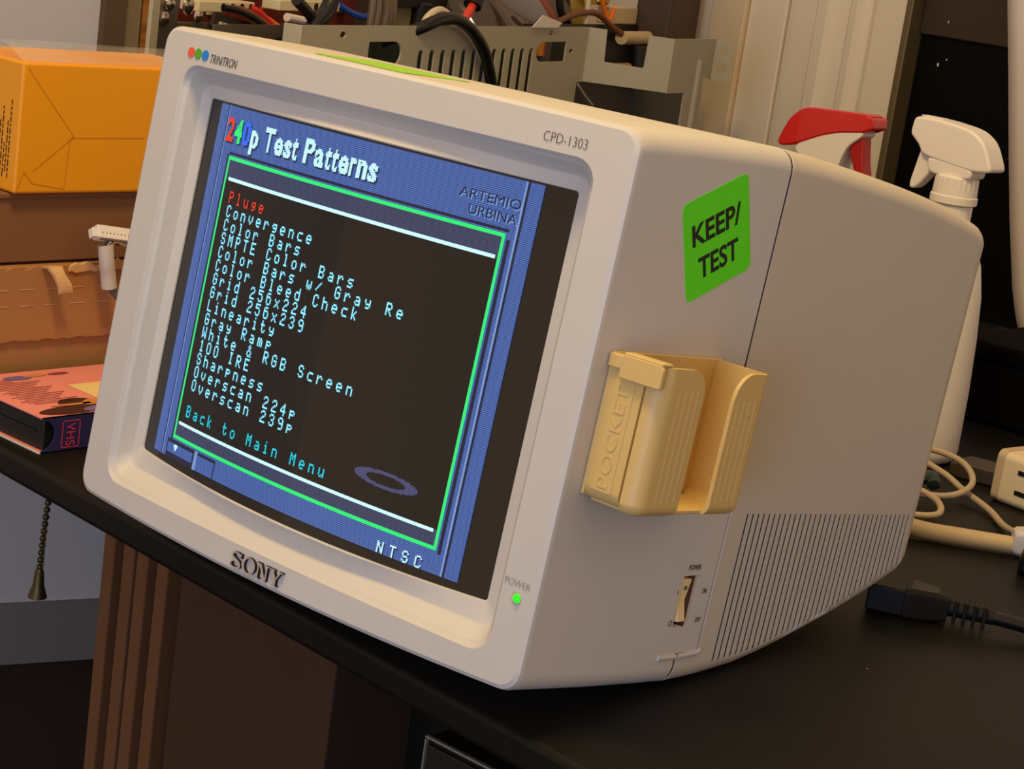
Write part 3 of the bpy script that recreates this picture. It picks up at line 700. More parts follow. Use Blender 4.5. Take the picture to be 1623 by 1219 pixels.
# ================================================================== boxes on the left
cx0 = -.425; cy0, cy1 = .074, .285; cw = .092
t = thing('cardboard_box', 'lower brown cardboard box with a torn lid flap, standing on the desk', 'box', (cx0 - cw / 2, (cy0 + cy1) / 2, DESK))
L2 = (cy1 - cy0)
MB().box((-.001, 0, .0495), (cw - .002, L2, .099)).build('box_body', M_card, t, bevel=.0008)
mb = MB(); n = 40
lo = [(cw / 2 + .0015, -L2 / 2 + L2 * i / n, .0455 - .0016 * i / n + .0006 * sin(i * 2.3) + .0004 * sin(i * 5.1)) for i in range(n + 1)]
hi_ = [(cw / 2 + .0015, -L2 / 2 + L2 * i / n, .0985 + .0010 * sin(i * 1.7) + .0007 * sin(i * 4.3)) for i in range(n + 1)]
vs = lo + hi_ + [(x - .003, y, z) for x, y, z in lo] + [(x - .003, y, z) for x, y, z in hi_]; k = n + 1
fs = []
for i in range(n): fs += [(i, i + 1, k + i + 1, k + i), (2 * k + i, 3 * k + i, 3 * k + i + 1, 2 * k + i + 1), (k + i, k + i + 1, 3 * k + i + 1, 3 * k + i), (i, 2 * k + i, 2 * k + i + 1, i + 1)]
mb.add(vs, fs); lid = mb.build('lid_flap', M_card, t, smooth=20)
mb = MB()
for r_ in range(2):
    for i in range(6):
        y = -L2 / 2 + .012 + i * .022; mb.box((cw / 2 + .0016, y, .083 - r_ * .012), (.0006, .012, .0005))
mb.build('crease_mark', M_cardtorn, lid, smooth=0)
ym = .1476 - (cy0 + cy1) / 2
mb = MB(); pts = [(.0, .0995), (.007, .1005), (.0125, .096), (.0150, .089), (.0158, .083)]
row0 = [(cw / 2 + .001 + a_, ym - .008 + i * .002 + .001 * sin(i * 3), z) for i, (a_, z) in enumerate(pts)]; row1 = [(x + .0006, y + .010 + .0015 * sin(i * 2.2), z + .0006) for i, (x, y, z) in enumerate(row0)]
vs = row0 + row1 + [(x - .0018, y, z - .0016) for x, y, z in row0] + [(x - .0018, y, z - .0016) for x, y, z in row1]; k = 5; fs = []
for i in range(4): fs += [(i, i + 1, k + i + 1, k + i), (2 * k + i, 3 * k + i, 3 * k + i + 1, 2 * k + i + 1), (i, 2 * k + i, 2 * k + i + 1, i + 1), (k + i, k + i + 1, 3 * k + i + 1, 3 * k + i)]
fs += [(0, k, 3 * k, 2 * k), (4, 2 * k + 4, 3 * k + 4, k + 4)]
mb.add(vs, fs).build('torn_flap', M_cardtorn, lid, smooth=60)
rnd = random.Random(3); pl_ = [(ym + .016, .0965)] + [(ym + .018 + i * .0042, .0985 + rnd.uniform(0, .0055)) for i in range(13)] + [(ym + .072, .0960)]
lo_ = [(y, .0945 + rnd.uniform(0, .002)) for y, z in reversed(pl_)]
ring_ = pl_ + lo_; mb = MB().loft([[(cw / 2 + .0010, y, z) for y, z in ring_], [(cw / 2 + .0032, y, z - .0006) for y, z in ring_]])
mb.build('torn_edge', M_cardtorn, lid, smooth=0)
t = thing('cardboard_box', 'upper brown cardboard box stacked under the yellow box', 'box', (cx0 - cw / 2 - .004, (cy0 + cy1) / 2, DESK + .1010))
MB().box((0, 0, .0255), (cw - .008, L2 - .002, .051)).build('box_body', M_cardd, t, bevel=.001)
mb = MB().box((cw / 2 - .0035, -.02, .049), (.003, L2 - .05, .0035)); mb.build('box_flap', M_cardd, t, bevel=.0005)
# yellow box with clear film
yz = DESK + .1525; yh = .0930; yy0, yy1, yd = .1128, .290, .086
t = thing('yellow_box', 'glossy yellow carton under clear film, on top of the cardboard boxes', 'box', (cx0 - yd / 2, (yy0 + yy1) / 2, yz))
YL = yy1 - yy0
yb_ = MB().box((0, 0, yh / 2), (yd, YL, yh)).build('carton', M_yel, t, bevel=.0022, segs=4)
xf = yd / 2 + .00025; yl = -YL / 2
mb = MB()
def seam_(y0, z0, y1, z1, w_=.0005):
    a_ = Vector((0, y0, z0)); b_ = Vector((0, y1, z1)); d_ = (b_ - a_).normalized(); n_ = Vector((0, -d_.z, d_.y)) * w_ / 2
    mb.add([(xf, (a_ + n_).y, (a_ + n_).z), (xf, (b_ + n_).y, (b_ + n_).z), (xf, (b_ - n_).y, (b_ - n_).z), (xf, (a_ - n_).y, (a_ - n_).z)], [(0, 1, 2, 3)])
seam_(yl + .004, yh - .004, yl + .047, .041); seam_(yl + .047, .041, yl + .014, .016); seam_(yl + .014, .008, yl + .007, .0155); seam_(yl + .007, .0155, yl + .001, .001); seam_(yl + .044, .0405, yl + .042, .003); seam_(yl + .045, .0402, yl + .11, .0405)
seam_(yl + .014, .0075, yl + .042, .003)
mb.build('fold_line', mat('amber_crease', (204, 118, 8), .5), yb_, smooth=0)
mb = MB()
for i in range(6):
    x = yd / 2 - .010 - i * .0030; z0 = .010 + .004 * (i % 2); z1 = (.062, .050, .034, .058, .05, .03)[i]
    zz = z0
    while zz < z1:
        l_ = random.uniform(.002, .006); mb.box((x, yl - .0001, zz + l_ / 2), (.0009, .0004, l_)); zz += l_ + .0012
mb.build('small_print', M_print, yb_, smooth=0)
mb = MB(); zf = yh + .010
A_ = [(yd / 2 - .002, yl + .001, yh + .0003), (yd / 2 - .004, YL / 2 - .002, yh + .0003), (yd / 2 - .05, YL / 2 - .002, zf - .002), (yd / 2 - .05, yl + .001, zf)]
n = 10; vs = []
for i in range(n + 1):
    u_ = i / n
    for k in range(n + 1):
        v_ = k / n; a_ = Vector(A_[0]).lerp(A_[1], v_); b_ = Vector(A_[3]).lerp(A_[2], v_); p = a_.lerp(b_, u_); p.z += .0018 * sin(6 * v_ + 3 * u_) * u_ * (1 - u_) * 4 + .003 * sin(pi * u_); vs.append(p)
mb.add(vs, [(i * (n + 1) + k, i * (n + 1) + k + 1, (i + 1) * (n + 1) + k + 1, (i + 1) * (n + 1) + k) for i in range(n) for k in range(n)])
film = mat('clear_film', (235, 225, 215), .12, alpha=.22, spec=.8)
o = mb.build('clear_film', film, t, smooth=180)
tag(o, 'clear crinkled plastic film')

# ------------------------------------------------------------------ loose wiring connector in front of the boxes
t = thing('wire_connector', 'white multi-pin wire connector on a taped cable, sticking up by the cardboard boxes', 'connector', (0, 0, 0))
cxp = -.412
ca, cb_ = Vector((cxp, .1760, DESK + .1262)), Vector((cxp + .004, .2300, DESK + .1190))
dirv = (cb_ - ca).normalized(); zax = Vector((1, 0, .6)); zax = (zax - dirv * zax.dot(dirv)).normalized(); CM = Matrix.Translation((ca + cb_) / 2) @ Matrix((dirv, zax.cross(dirv), zax)).transposed().to_4x4(); ln = (cb_ - ca).length
hs = MB().box((0, 0, 0), (ln, .010, .008), 0, CM).box((-ln / 2 - .002, -.001, 0), (.004, .007, .006), 0, CM).build('housing', M_white, t, bevel=.0006)
mb = MB()
for i in range(16):
    x = -ln / 2 + .004 + i * .0032; mb.box((x, -.0052, .0018), (.0014, .0012, .0030), 0, CM); mb.box((x, -.001, .0041), (.0008, .0008, .0004), 0, CM)
mb.build('pin_slot', mat('shadowed_slot', (120, 100, 78), .7), hs)
p0 = Vector((cxp + .002, .1850, DESK + .1165))
MB().tube([p0, p0 + Vector((.001, .0015, -.012)), p0 + Vector((0, .0045, -.022)), p0 + Vector((0, .0065, -.032))], .0058, 14).build('tape_sleeve', mat('grey_white_tape', (206, 194, 178), .6, var=.08, vscale=90), t)
pe = p0 + Vector((0, .0062, -.030))
MB().tube([pe, pe + Vector((.001, .008, -.008)), pe + Vector((.001, .02, -.016)), pe + Vector((0, .045, -.03)), pe + Vector((.002, .06, -.0930))], .0036, 10).build('cable', mat('grey_braid', (96, 92, 84), .6, var=.3, vscale=300), t)
for k, (dx, c) in enumerate(((0, (40, 24, 18)), (.006, (226, 214, 196)), (.010, (110, 50, 40)), (.018, (222, 206, 150)), (.030, (214, 196, 120)))):
    e = ca + dirv * (.010 + dx); MB().tube([p0 + Vector((.0, .001 * k - .002, -.004)), p0 + Vector((.002, .002 * k, .003)), e + Vector((.001, 0, -.007)), e + Vector((0, 0, -.004))], .0009, 6).build('wire', mat('wire_jacket_%d' % k, c, .5), t)

# ================================================================== chassis behind
CH = thing('monitor_chassis', 'open grey steel tube chassis with bare circuit boards, behind the beige monitor', 'chassis', (-.52663, .46893, DESK), radians(108.543))
ZH = .2746
def steel_plate(outline, holes, th, axis):
    """flat sheet with openings; outline and holes in (u, z); sheet lies at v=0..th"""
    c = bpy.data.curves.new('p', 'CURVE'); c.dimensions = '2D'; c.fill_mode = 'BOTH'; c.extrude = th / 2
    for P in [outline] + holes:
        sp = c.splines.new('POLY'); sp.points.add(len(P) - 1); sp.use_cyclic_u = True
        for p_, (a_, b_) in zip(sp.points, P): p_.co = (a_, b_, 0, 1)
    o = bpy.data.objects.new('p', c); COL.objects.link(o); dg = bpy.context.evaluated_depsgraph_get()
    me = bpy.data.meshes.new_from_object(o.evaluated_get(dg)); vs = [tuple(axis @ Vector((v.co.x, v.co.z + th / 2, v.co.y))) for v in me.vertices]; fs = [tuple(p_.vertices) for p_ in me.polygons]
    bpy.data.objects.remove(o); bpy.data.curves.remove(c); bpy.data.meshes.remove(me)
    return vs, fs
def rrp(x0, x1, z0, z1, r, c=4): return rr(x0, x1, z0, z1, r, 1, c)
def circ(x, z, rx, rz=None, n_=14): return [(x + rx * cos(2 * pi * i / n_), z + (rz or rx) * sin(2 * pi * i / n_)) for i in range(n_)]
holes = [rrp(.2285 + i * .02535 - .0058, .2285 + i * .02535 + .0058, .2060 - .0018 * i, .2515, .0055) for i in range(12)]
d1_ = [(.117, .2600), (.168, .2600)] + [(.168 + .0175 * cos(radians(a_)), .2485 + .0115 * sin(radians(a_))) for a_ in range(75, -76, -15)] + [(.168, .2370), (.117, .2370)]
d2_ = [(.6105, .2355), (.6105, .2580), (.541, .2580)] + [(.541 + .0185 * cos(radians(a_)), .2468 + .0112 * sin(radians(a_))) for a_ in range(105, 256, 15)] + [(.541, .2356)]
holes += [d1_, d2_, circ(.0643, .2664, .0058, .0030), circ(.5595, .2673, .006, .0026), circ(.6275, .2470, .006, .0026)]
I4 = Matrix.Identity(4)
vs, fs = steel_plate([(0, .0005), (.660, .0005), (.660, .2106), (.6774, .2106), (.6774, ZH), (0, ZH)], holes, .0016, I4)
side = MB().add(vs, fs).build('side_panel', M_steel, CH, smooth=0)
# jogged bracket: two more sheets at an angle
P2 = Matrix.Translation((.6774, 0, 0)) @ Matrix.Rotation(math.atan2(-.0928, .0396), 4, 'Z')
vs, fs = steel_plate([(-.0005, .2112), (.1009, .2112), (.1009, ZH), (.0705, ZH), (.0692, .2370), (.0674, .2361), (.0236, .2372), (.0224, .2385), (.0209, ZH), (-.0005, ZH)], [], .0016, P2)
br = MB().add(vs, fs)
P3 = Matrix.Translation((.7171, -.0928, 0)) @ Matrix.Rotation(math.atan2(-.0032, .1543), 4, 'Z')
vs, fs = steel_plate([(0, .2106), (.0630, .2100), (.0650, .0005), (.1348, .0005), (.1270, .2290), (.1543, .2250), (.1543, ZH), (0, ZH)], [], .0016, P3); br.add(vs, fs)
br.tube([P3 @ Vector((.0975, -.0006, .250)), P3 @ Vector((.0978, -.0006, .06))], .0048, 10, smooth=0)
P4 = P3 @ Matrix.Translation((.1543, 0, 0)) @ Matrix.Rotation(radians(-62), 4, 'Z')
vs, fs = steel_plate(rrp(0, .0215, .2220, .2746, .004), [circ(.011, .2620, .0050), circ(.011, .2400, .0055, .0075)], .0016, P4); br.add(vs, fs)
br.build('corner_bracket', M_steel, CH, smooth=0)
# short end flange at the near end
MB().box((-.012, .0085, .1375), (.0016, .018, .274)).box((-.006, .0008, .1375), (.012, .0016, .274)).build('end_flange', M_steel, CH, bevel=.0004)
# base tray
MB().box((.40, .20, .003), (.82, .40, .005)).build('base_tray', M_steel, CH)
# dark inner web at the near end, with its rubber bush
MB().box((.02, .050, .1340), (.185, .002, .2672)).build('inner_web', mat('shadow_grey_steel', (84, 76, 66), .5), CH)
MB().lathe([(.0065, -.0005), (.0065, .001), (.0045, .0015)], 16, 0, Matrix.Translation((.0704, .0485, .2575)) @ Matrix.Rotation(pi / 2, 4, 'X')).build('rubber_bush', M_dark, CH)
# aluminium end plate with screws
MB().box((-.035, .120, .165), (.032, .002, .320)).build('end_plate', M_alu, CH)
MB().box((-.057, .119, .1625), (.0125, .004, .323)).build('end_strip', M_steel, CH, bevel=.0008)
for u_, z_, r_ in ((-.036, .2755, .0068), (-.0425, .2625, .0068), (-.006, .2740, .0085), (.012, .2650, .0060)):
    MB().lathe([(r_, 0), (r_ * .95, .002), (r_ * .6, .0036), (r_ * .1, .0042)], 14, 0, Matrix.Translation((u_, .1185, z_)) @ Matrix.Rotation(pi / 2, 4, 'X')).build('screw', M_chrome, CH)
MB().box((.11, .122, .2560), (.27, .006, .006)).build('rail', M_alu, CH)
# red-brown main board, connectors and wires
MB().box((.21, .160, .170), (.36, .002, .330)).build('circuit_board', M_pcb, CH)
M_cmp = [mat('pale_component', (200, 176, 140), .5), mat('dark_component', (50, 36, 30), .5), mat('orange_component', (190, 90, 40), .5)]
for i in range(26):
    u_ = .06 + (i * .0119) % .31; z_ = random.uniform(.262, .300); MB().box((u_, .1575, z_), (random.uniform(.004, .012), .003, random.uniform(.003, .006))).build('board_component', M_cmp[i % 3], CH, bevel=.0006)
for k, (u0, u1, zz) in enumerate(((.012, .108, .2735), (.155, .275, .2760))):
    c = MB().box(((u0 + u1) / 2, .128, zz), (u1 - u0, .020, .0095)).build('plug_housing', M_ivory, CH, bevel=.0008)
    mb = MB()
    for i in range(4): mb.lathe([(.0038, 0), (.0038, .0006)], 10, 0, Matrix.Translation((u0 + (u1 - u0) * (.42 + .17 * i), .1179, zz - .0002)) @ Matrix.Rotation(pi / 2, 4, 'X'))
    mb.build('pin_hole', M_dark, c)
wc = {'black': (22, 18, 16), 'brown': (120, 70, 36), 'red': (206, 44, 40), 'orange': (238, 120, 24), 'blue': (36, 84, 190), 'white': (224, 206, 180), 'grey': (128, 112, 98)}
WM = {k: mat(k + '_wire', v, .45) for k, v in wc.items()}
def wire(c, pts, r): tag(MB().tube(pts, r, 8).build('wire', WM[c], CH), c + ' wire')
wire('black', [(.052, .1175, .2732), (.072, .112, .2705), (.098, .105, .2620), (.108, .098, .2500), (.112, .095, .22)], .0030)
wire('brown', [(.066, .1175, .2732), (.086, .112, .2705), (.110, .105, .2600), (.120, .098, .2480), (.124, .095, .22)], .0030)
wire('red', [(.100, .1175, .2732), (.110, .112, .2690), (.124, .105, .2580), (.132, .098, .2480), (.136, .095, .22)], .0034)
wire('orange', [(.106, .1175, .2700), (.122, .112, .2640), (.142, .105, .2540), (.154, .098, .2452), (.160, .095, .22)], .0034)
# heat-sink comb by the wires
mb = MB().box((.092, .116, .2545), (.118, .003, .013), 0, Matrix.Translation((.092, .116, .2545)) @ Matrix.Rotation(radians(8), 4, 'Y') @ Matrix.Translation((-.092, -.116, -.2545)))
cb2 = mb.build('connector_strip', mat('dark_brown_strip', (54, 40, 32), .5), CH)
mb = MB()
for i in range(14): mb.box((.044 + i * .0075, .1138, .2590 - i * .00105), (.0035, .002, .0035))
mb.build('strip_pin', M_ivory, cb2)
MB().tube([(.160, .112, .266), (.20, .110, .262)], .0042, 10, smooth=0).build('white_resistor', M_white, CH)
wire('blue', [(.335, .150, .2740), (.355, .146, .2670), (.381, .144, .2630), (.402, .146, .2660), (.420, .150, .2730)], .0036)
for k, (a_, b_) in enumerate(((.387, .386), (.400, .396), (.415, .420), (.424, .432), (.436, .446))): wire('grey', [(a_, .140, .300), ((a_ + b_) / 2 + .004 * sin(k), .138, .270), (b_, .140, .235)], .0040)
MB().box((.4870, .162, .250), (.085, .002, .060)).build('shield_plate', mat('olive_grey_steel', (150, 138, 106), .5), CH)
MB().box((.545, .158, .2785), (.240, .010, .0100)).build('crossbar', M_dark, CH)
MB().box((.527, .165, .262), (.018, .004, .040)).build('paper_tab', mat('orange_paper', (216, 124, 44), .6), CH)
MB().lathe([(.014, 0), (.014, .034), (.012, .036)], 14, 0, Matrix.Translation((.547, .158, .243))).build('capacitor', M_dark, CH)
# power cords over the panel
tag(MB().tube([(.100, .030, .3100), (.085, .030, .2830), (.0634, .030, .2692), (.03, .04, .23)], .0075, 12).build('cord', M_rubber, CH), 'thick black cord')
MB().tube([(.027, .030, .2921), (.066, .034, .2759), (.10, .045, .255)], .0050, 10).build('cord', M_rubber, CH)
MB().tube([(.20, .03, .255), (.219, .0, .2726), (.2451, -.007, .2815), (.2764, -.010, .2832), (.3141, -.010, .2740), (.3516, -.010, .2548), (.3753, -.010, .2319), (.392, -.010, .205), (.40, -.010, .15)], .0062, 12).build('cord', M_rubber, CH)
wire('white', [(.285, .03, .262), (.2956, .030, .2775), (.3173, .030, .2860), (.340, .030, .2835), (.362, .03, .272)], .0040)
MB().tube([(.378, .030, .266), (.3851, .030, .2766), (.4001, .030, .2890), (.412, .032, .2990)], .0046, 10, smooth=0).build('anode_lead', mat('red_silicone', (226, 70, 46), .4), CH)
MB().lathe([(.010, 0), (.0095, .012), (.006, .018)], 14, 0, Matrix.Translation((.404, .031, .2915)) @ Matrix.Rotation(radians(38), 4, 'Y')).build('anode_cap', M_dark, CH)
# label tag on the rim
mb = MB().loft([[(.4918, -.004, .2746), (.5194, -.004, .2880), (.5778, -.004, .2795), (.566, -.004, .2740)], [(.4918, -.003, .2746), (.5194, -.003, .2880), (.5778, -.003, .2795), (.566, -.003, .2740)]])
MB.build(mb, 'paper_label', M_white, CH, smooth=0)
# boards and parts seen through the slots
MB().box((.31, .045, .132), (.57, .002, .25)).build('circuit_board', M_gpcb, CH)
for u_, v_ in ((.128, .020), (.575, .020)):
    MB().lathe([(.009, 0), (.009, .02), (.005, .022)], 12, 0, Matrix.Translation((u_, v_, .240))).build('coil', mat('copper_coil', (196, 126, 46), .3, metal=.7), CH)
MB().box((.605, .022, .24), (.022, .004, .05)).build('heat_sink', M_alu, CH)
# picture tube: funnel, band and neck lying along the chassis
TM = Matrix.Translation((0, .226, .176)) @ Matrix.Rotation(pi / 2, 4, 'Y')
prof = [(.02, .60), (.125, .605), (.156, .62), (.164, .66), (.164, .74), (.160, .80)]
tb = thing('tmp', 'x', 'x'); bpy.data.objects.remove(tb)
tube_ = MB().lathe(prof, 48, 0, TM).build('picture_tube', mat('dark_tube_glass', (66, 52, 42), .12, coat=.5), CH, smooth=60)
MB().lathe([(.1605, .795), (.1625, .800), (.1600, .816), (.1585, .816)], 48, 0, TM, False, False).build('tube_band', mat('red_brown_band', (150, 62, 34), .5), tube_, smooth=60)
MB().lathe([(.1592, .812), (.157, .87), (.148, .93), (.130, .985), (.100, 1.03), (.05, 1.06), (.022, 1.075)], 48, 0, TM).build('tube_funnel', mat('brown_tube_coating', (92, 64, 44), .55, var=.12, vscale=20), tube_, smooth=60)
# deflection yoke, wedges of tape and coils at the neck
MB().lathe([(.150, .925), (.156, .930), (.152, .945), (.140, .955), (.135, .955)], 40, 0, TM).build('deflection_yoke', M_dark, CH, smooth=50)
MB().tube([(.74, .07, .31), (.745, .066, .285), (.765, .064, .272), (.79, .066, .262)], .0050, 8).build('degauss_ring', M_rubber, CH)

# tape, spring clip, ferrite tubes beside the neck
M_kap = mat('amber_tape', (190, 158, 60), .35)
for k, (pts) in enumerate((((.79, .075, .305), (.83, .070, .300), (.85, .068, .262), (.815, .073, .262)), ((.80, .066, .315), (.86, .060, .318), (.87, .058, .296), (.82, .064, .292)))):
    P = [Vector(p) for p in pts]; nn_ = (P[1] - P[0]).cross(P[2] - P[0]).normalized() * .0008
    MB().loft([[tuple(p) for p in P], [tuple(p + nn_) for p in P]]).build('amber_tape', M_kap, CH, smooth=0)
wire('brown', [(.70, .06, .262), (.745, .06, .276), (.79, .055, .284), (.83, .05, .284), (.86, .04, .270), (.875, .03, .262)], .0040)
wire('white', [(.805, .055, .300), (.808, .055, .262), (.806, .055, .225)], .0034)
wire('orange', [(.845, .055, .305), (.855, .05, .288), (.862, .045, .276), (.872, .045, .292)], .0030)
MB().lathe([(.010, 0), (.013, .004), (.013, .012), (.010, .016)], 16, 0, Matrix.Translation((.862, .062, .294))).build('brass_coil', mat('brass', (206, 158, 70), .3, metal=.8), CH)
M_fer = mat('cream_ceramic', (214, 190, 150), .6)
MB().lathe([(.0085, 0), (.0085, .10), (.004, .10), (.004, .08)], 18, 0, Matrix.Translation((.875, .03, .2570)) @ Matrix.Rotation(pi / 2, 4, 'Y')).build('ceramic_tube', M_fer, CH)
MB().box((.93, .06, .282), (.10, .02, .022)).build('ceramic_block', M_fer, CH, bevel=.002)
MB().lathe([(.007, 0), (.007, .05)], 14, 0, Matrix.Translation((.865, .03, .2180)) @ Matrix.Rotation(pi / 2, 4, 'Y')).build('wood_dowel', mat('pale_wood', (200, 150, 90), .6), CH)
MB().box((.83, .05, .1370), (.46, .004, .268)).build('dark_shield', M_dark, CH)
MB().box((.835, -.05, .1310), (.23, .004, .256)).build('dark_shield', M_dark, CH)
MB().box((1.045, .030, .27), (.120, .05, .17)).build('transformer', mat('dark_brown_core', (70, 52, 38), .6), CH, bevel=.004)
MB().box((.73, .30, .185), (.74, .003, .365)).build('rear_cover', mat('dark_brown_cover', (74, 56, 42), .6), CH)
wire('white', [(.742, .030, .202), (.750, .020, .188), (.758, .012, .178)], .0014)

# ================================================================== spray bottles
def chaikin(P, n_=2):
    for _ in range(n_):
        Q = []
        for i in range(len(P)):
            a_ = P[i]; b_ = P[(i + 1) % len(P)]
            Q += [(a_[0] * .8 + b_[0] * .2, a_[1] * .8 + b_[1] * .2), (a_[0] * .2 + b_[0] * .8, a_[1] * .2 + b_[1] * .8)]
        P = Q
    return P
def sprayer_xz(name, outline, y0, half, mats, parent, bev):
    outline = chaikin(outline)
    return MB().prism(outline, y0 - half, y0 + half).build(name, mats, parent, bevel=bev, segs=5, smooth=60, blim=50)
y = .85
t = thing('spray_bottle', 'spray bottle with a glossy red and white trigger head, behind the monitor', 'spray bottle', (-.225, y, DESK))
shell = [(-.2793, .9612), (-.2751, .9732), (-.2694, .9853), (-.2605, .9942), (-.2508, .998), (-.2325, .9989), (-.2071, 1.0006), (-.1895, 1.0014), (-.1880, .9998), (-.1815, .9990), (-.1812, .9890), (-.1860, .9868), (-.1909, .9842), (-.2156, .9802), (-.2338, .9743), (-.2519, .9655), (-.2642, .9605), (-.2746, .9585)]
body = [(-.2602, .9600), (-.2551, .9544), (-.2460, .9470), (-.2400, .9380), (-.2130, .9390), (-.2095, .9560), (-.2044, .9702), (-.1904, .9818), (-.1911, .9851), (-.2158, .9813), (-.2341, .9757), (-.2523, .9672)]
trig = [(-.1926, .9845), (-.1888, .9605), (-.1838, .9443), (-.1808, .9250), (-.1870, .9240), (-.1904, .9404), (-.1964, .9496), (-.2054, .969), (-.2021, .9780)]
loc = lambda P: [(x + .225, z - DESK) for x, z in P]
sprayer_xz('head_shell', loc(shell), 0, .0125, M_red, t, .0045)
sprayer_xz('head_body', loc(body), 0, .0115, M_white, t, .003)
sprayer_xz('trigger', loc(trig), 0, .0075, M_redd, t, .002)
MB().box((-.001, -.0117, .2060), (.022, .0015, .010)).build('latch', M_white, t, bevel=.001)
MB().lathe([(.0165, .178), (.0170, .180), (.0170, .196), (.0140, .199)], 32, 0).build('collar', M_white, t)
MB().lathe([(.040, 0), (.043, .004), (.043, .105), (.040, .125), (.028, .150), (.015, .166), (.0135, .179)], 36, 0).build('bottle', mat('milky_bottle', (226, 220, 214), .4), t, smooth=60)
y = .745
t = thing('spray_bottle', 'all-white spray bottle behind the right rear corner of the monitor', 'spray bottle', (-.0400, y, DESK))
loc = lambda P: [(x + .0400, z - DESK) for x, z in P]
head = [(-.0833, 1.0025), (-.0821, 1.0155), (-.0771, 1.0176), (-.0572, 1.0177), (-.0294, 1.0146), (-.0157, 1.0063), (-.0056, .987), (-.0071, .9835), (-.0165, .9822), (-.0238, .9816), (-.0689, .9866), (-.0738, .9945), (-.0784, .9984)]
sprayer_xz('head_shell', loc(head), 0, .0130, M_white, t, .0045)
sprayer_xz('head_body', loc([(-.0645, .9880), (-.0625, .9773), (-.0572, .9735), (-.0228, .9735), (-.0215, .9840)]), 0, .0125, M_white, t, .003)
sprayer_xz('trigger', loc([(-.0737, .9938), (-.0635, .9875), (-.0604, .9759), (-.0730, .9585), (-.0800, .9585), (-.0755, .9847)]), 0, .0070, M_white, t, .002)
MB().box((-.030, 0, .2778), (.020, .010, .0012)).build('latch', M_white, t, bevel=.0005)
n = 48; rr_ = lambda i, r_: r_ + (.0005 if i % 2 else -.0003)
mb = MB(); rings = []
for r_, z in ((.0175, .2125), (.0192, .2135), (.0192, .2190), (.0180, .2200)): rings.append([(r_ * cos(2 * pi * i / n), r_ * sin(2 * pi * i / n), z) for i in range(n)])
for r_, z in ((.0178, .2205), (.0172, .2340)): rings.append([(rr_(i, r_) * cos(2 * pi * i / n), rr_(i, r_) * sin(2 * pi * i / n), z) for i in range(n)])
rings.append([(.0150 * cos(2 * pi * i / n), .0150 * sin(2 * pi * i / n), .2355) for i in range(n)])
mb.loft(rings).build('collar', M_white, t, smooth=30)
MB().lathe([(.037, 0), (.0410, .0035), (.0425, .010), (.0420, .06), (.0400, .105), (.0370, .140), (.0320, .165), (.0240, .186), (.0175, .198), (.0165, .200), (.0165, .2120)], 40, 0).build('bottle', mat('white_bottle', (238, 230, 224), .4), t, smooth=60)

# ================================================================== cables and plugs on the desk
zc_ = DESK + .0100
t = thing('power_cable', 'black mains lead with a moulded plug lying on the desk behind the vents', 'power cord', (.190, .385, DESK))
A_ = Vector((.1560, .3660, zc_)); B_ = Vector((.2262, .3985, zc_)); d_ = (B_ - A_).normalized(); PM = Matrix.Translation(A_) @ Matrix.Rotation(math.atan2(d_.y, d_.x), 4, 'Z')
PM = Matrix.Translation((-.190, -.385, -DESK)) @ PM; l_ = (B_ - A_).length
M_plug = mat('black_moulded_rubber', (24, 20, 15), .5, spec=.2)
mb = MB().box((.012, 0, 0), (.024, .0250, .0170), 0, PM); pg = mb.build('plug_front', M_plug, t, bevel=.0012)
mb = MB(); ring = lambda x, w_, h_: [(x, a_, b_) for a_, b_ in rr(-w_, w_, -h_, h_, .003, 1, 4)]
mb.loft([ring(.0235, .0140, .0098), ring(.0245, .0142, .0099), ring(.034, .0118, .0098), ring(.046, .0080, .0088), ring(.0500, .0072, .0080)], 0, True, True, PM)
pb = mb.build('plug_body', M_plug, t)
mb = MB().loft([[(.0260, -.0098, .0099), (.0260, .0098, .0099), (.0430, .0060, .0093), (.0430, -.0060, .0093)], [(.0260, -.0098, .0103), (.0260, .0098, .0103), (.0430, .0060, .0097), (.0430, -.0060, .0097)]], 0, True, True, PM).build('grip_panel', mat('dull_rubber', (58, 50, 40), .6), pb, smooth=0)
mb = MB().lathe([(.0052, .048), (.0046, l_ + .001)], 14, 0, PM @ Matrix.Rotation(pi / 2, 4, 'Y'))
sr = mb.build('strain_relief', M_plug, t)
for i in range(4): MB().box((.0545 + i * .0060, 0, 0), (.0024, .0150, .0150), 0, PM).build('relief_rib', M_plug, sr, bevel=.0008)
off = Vector((-.190, -.385, -DESK))
MB().tube([B_ + off, Vector((.2380, .4060, DESK + .0088)) + off, Vector((.26, .42, DESK + .0062)) + off, Vector((.32, .455, DESK + .0045)) + off, Vector((.45, .50, DESK + .0045)) + off, Vector((.60, .66, DESK + .0045)) + off], .0042, 14, smooth=6).build('cord', mat('glossy_black_cord', (14, 12, 11), .22), t)

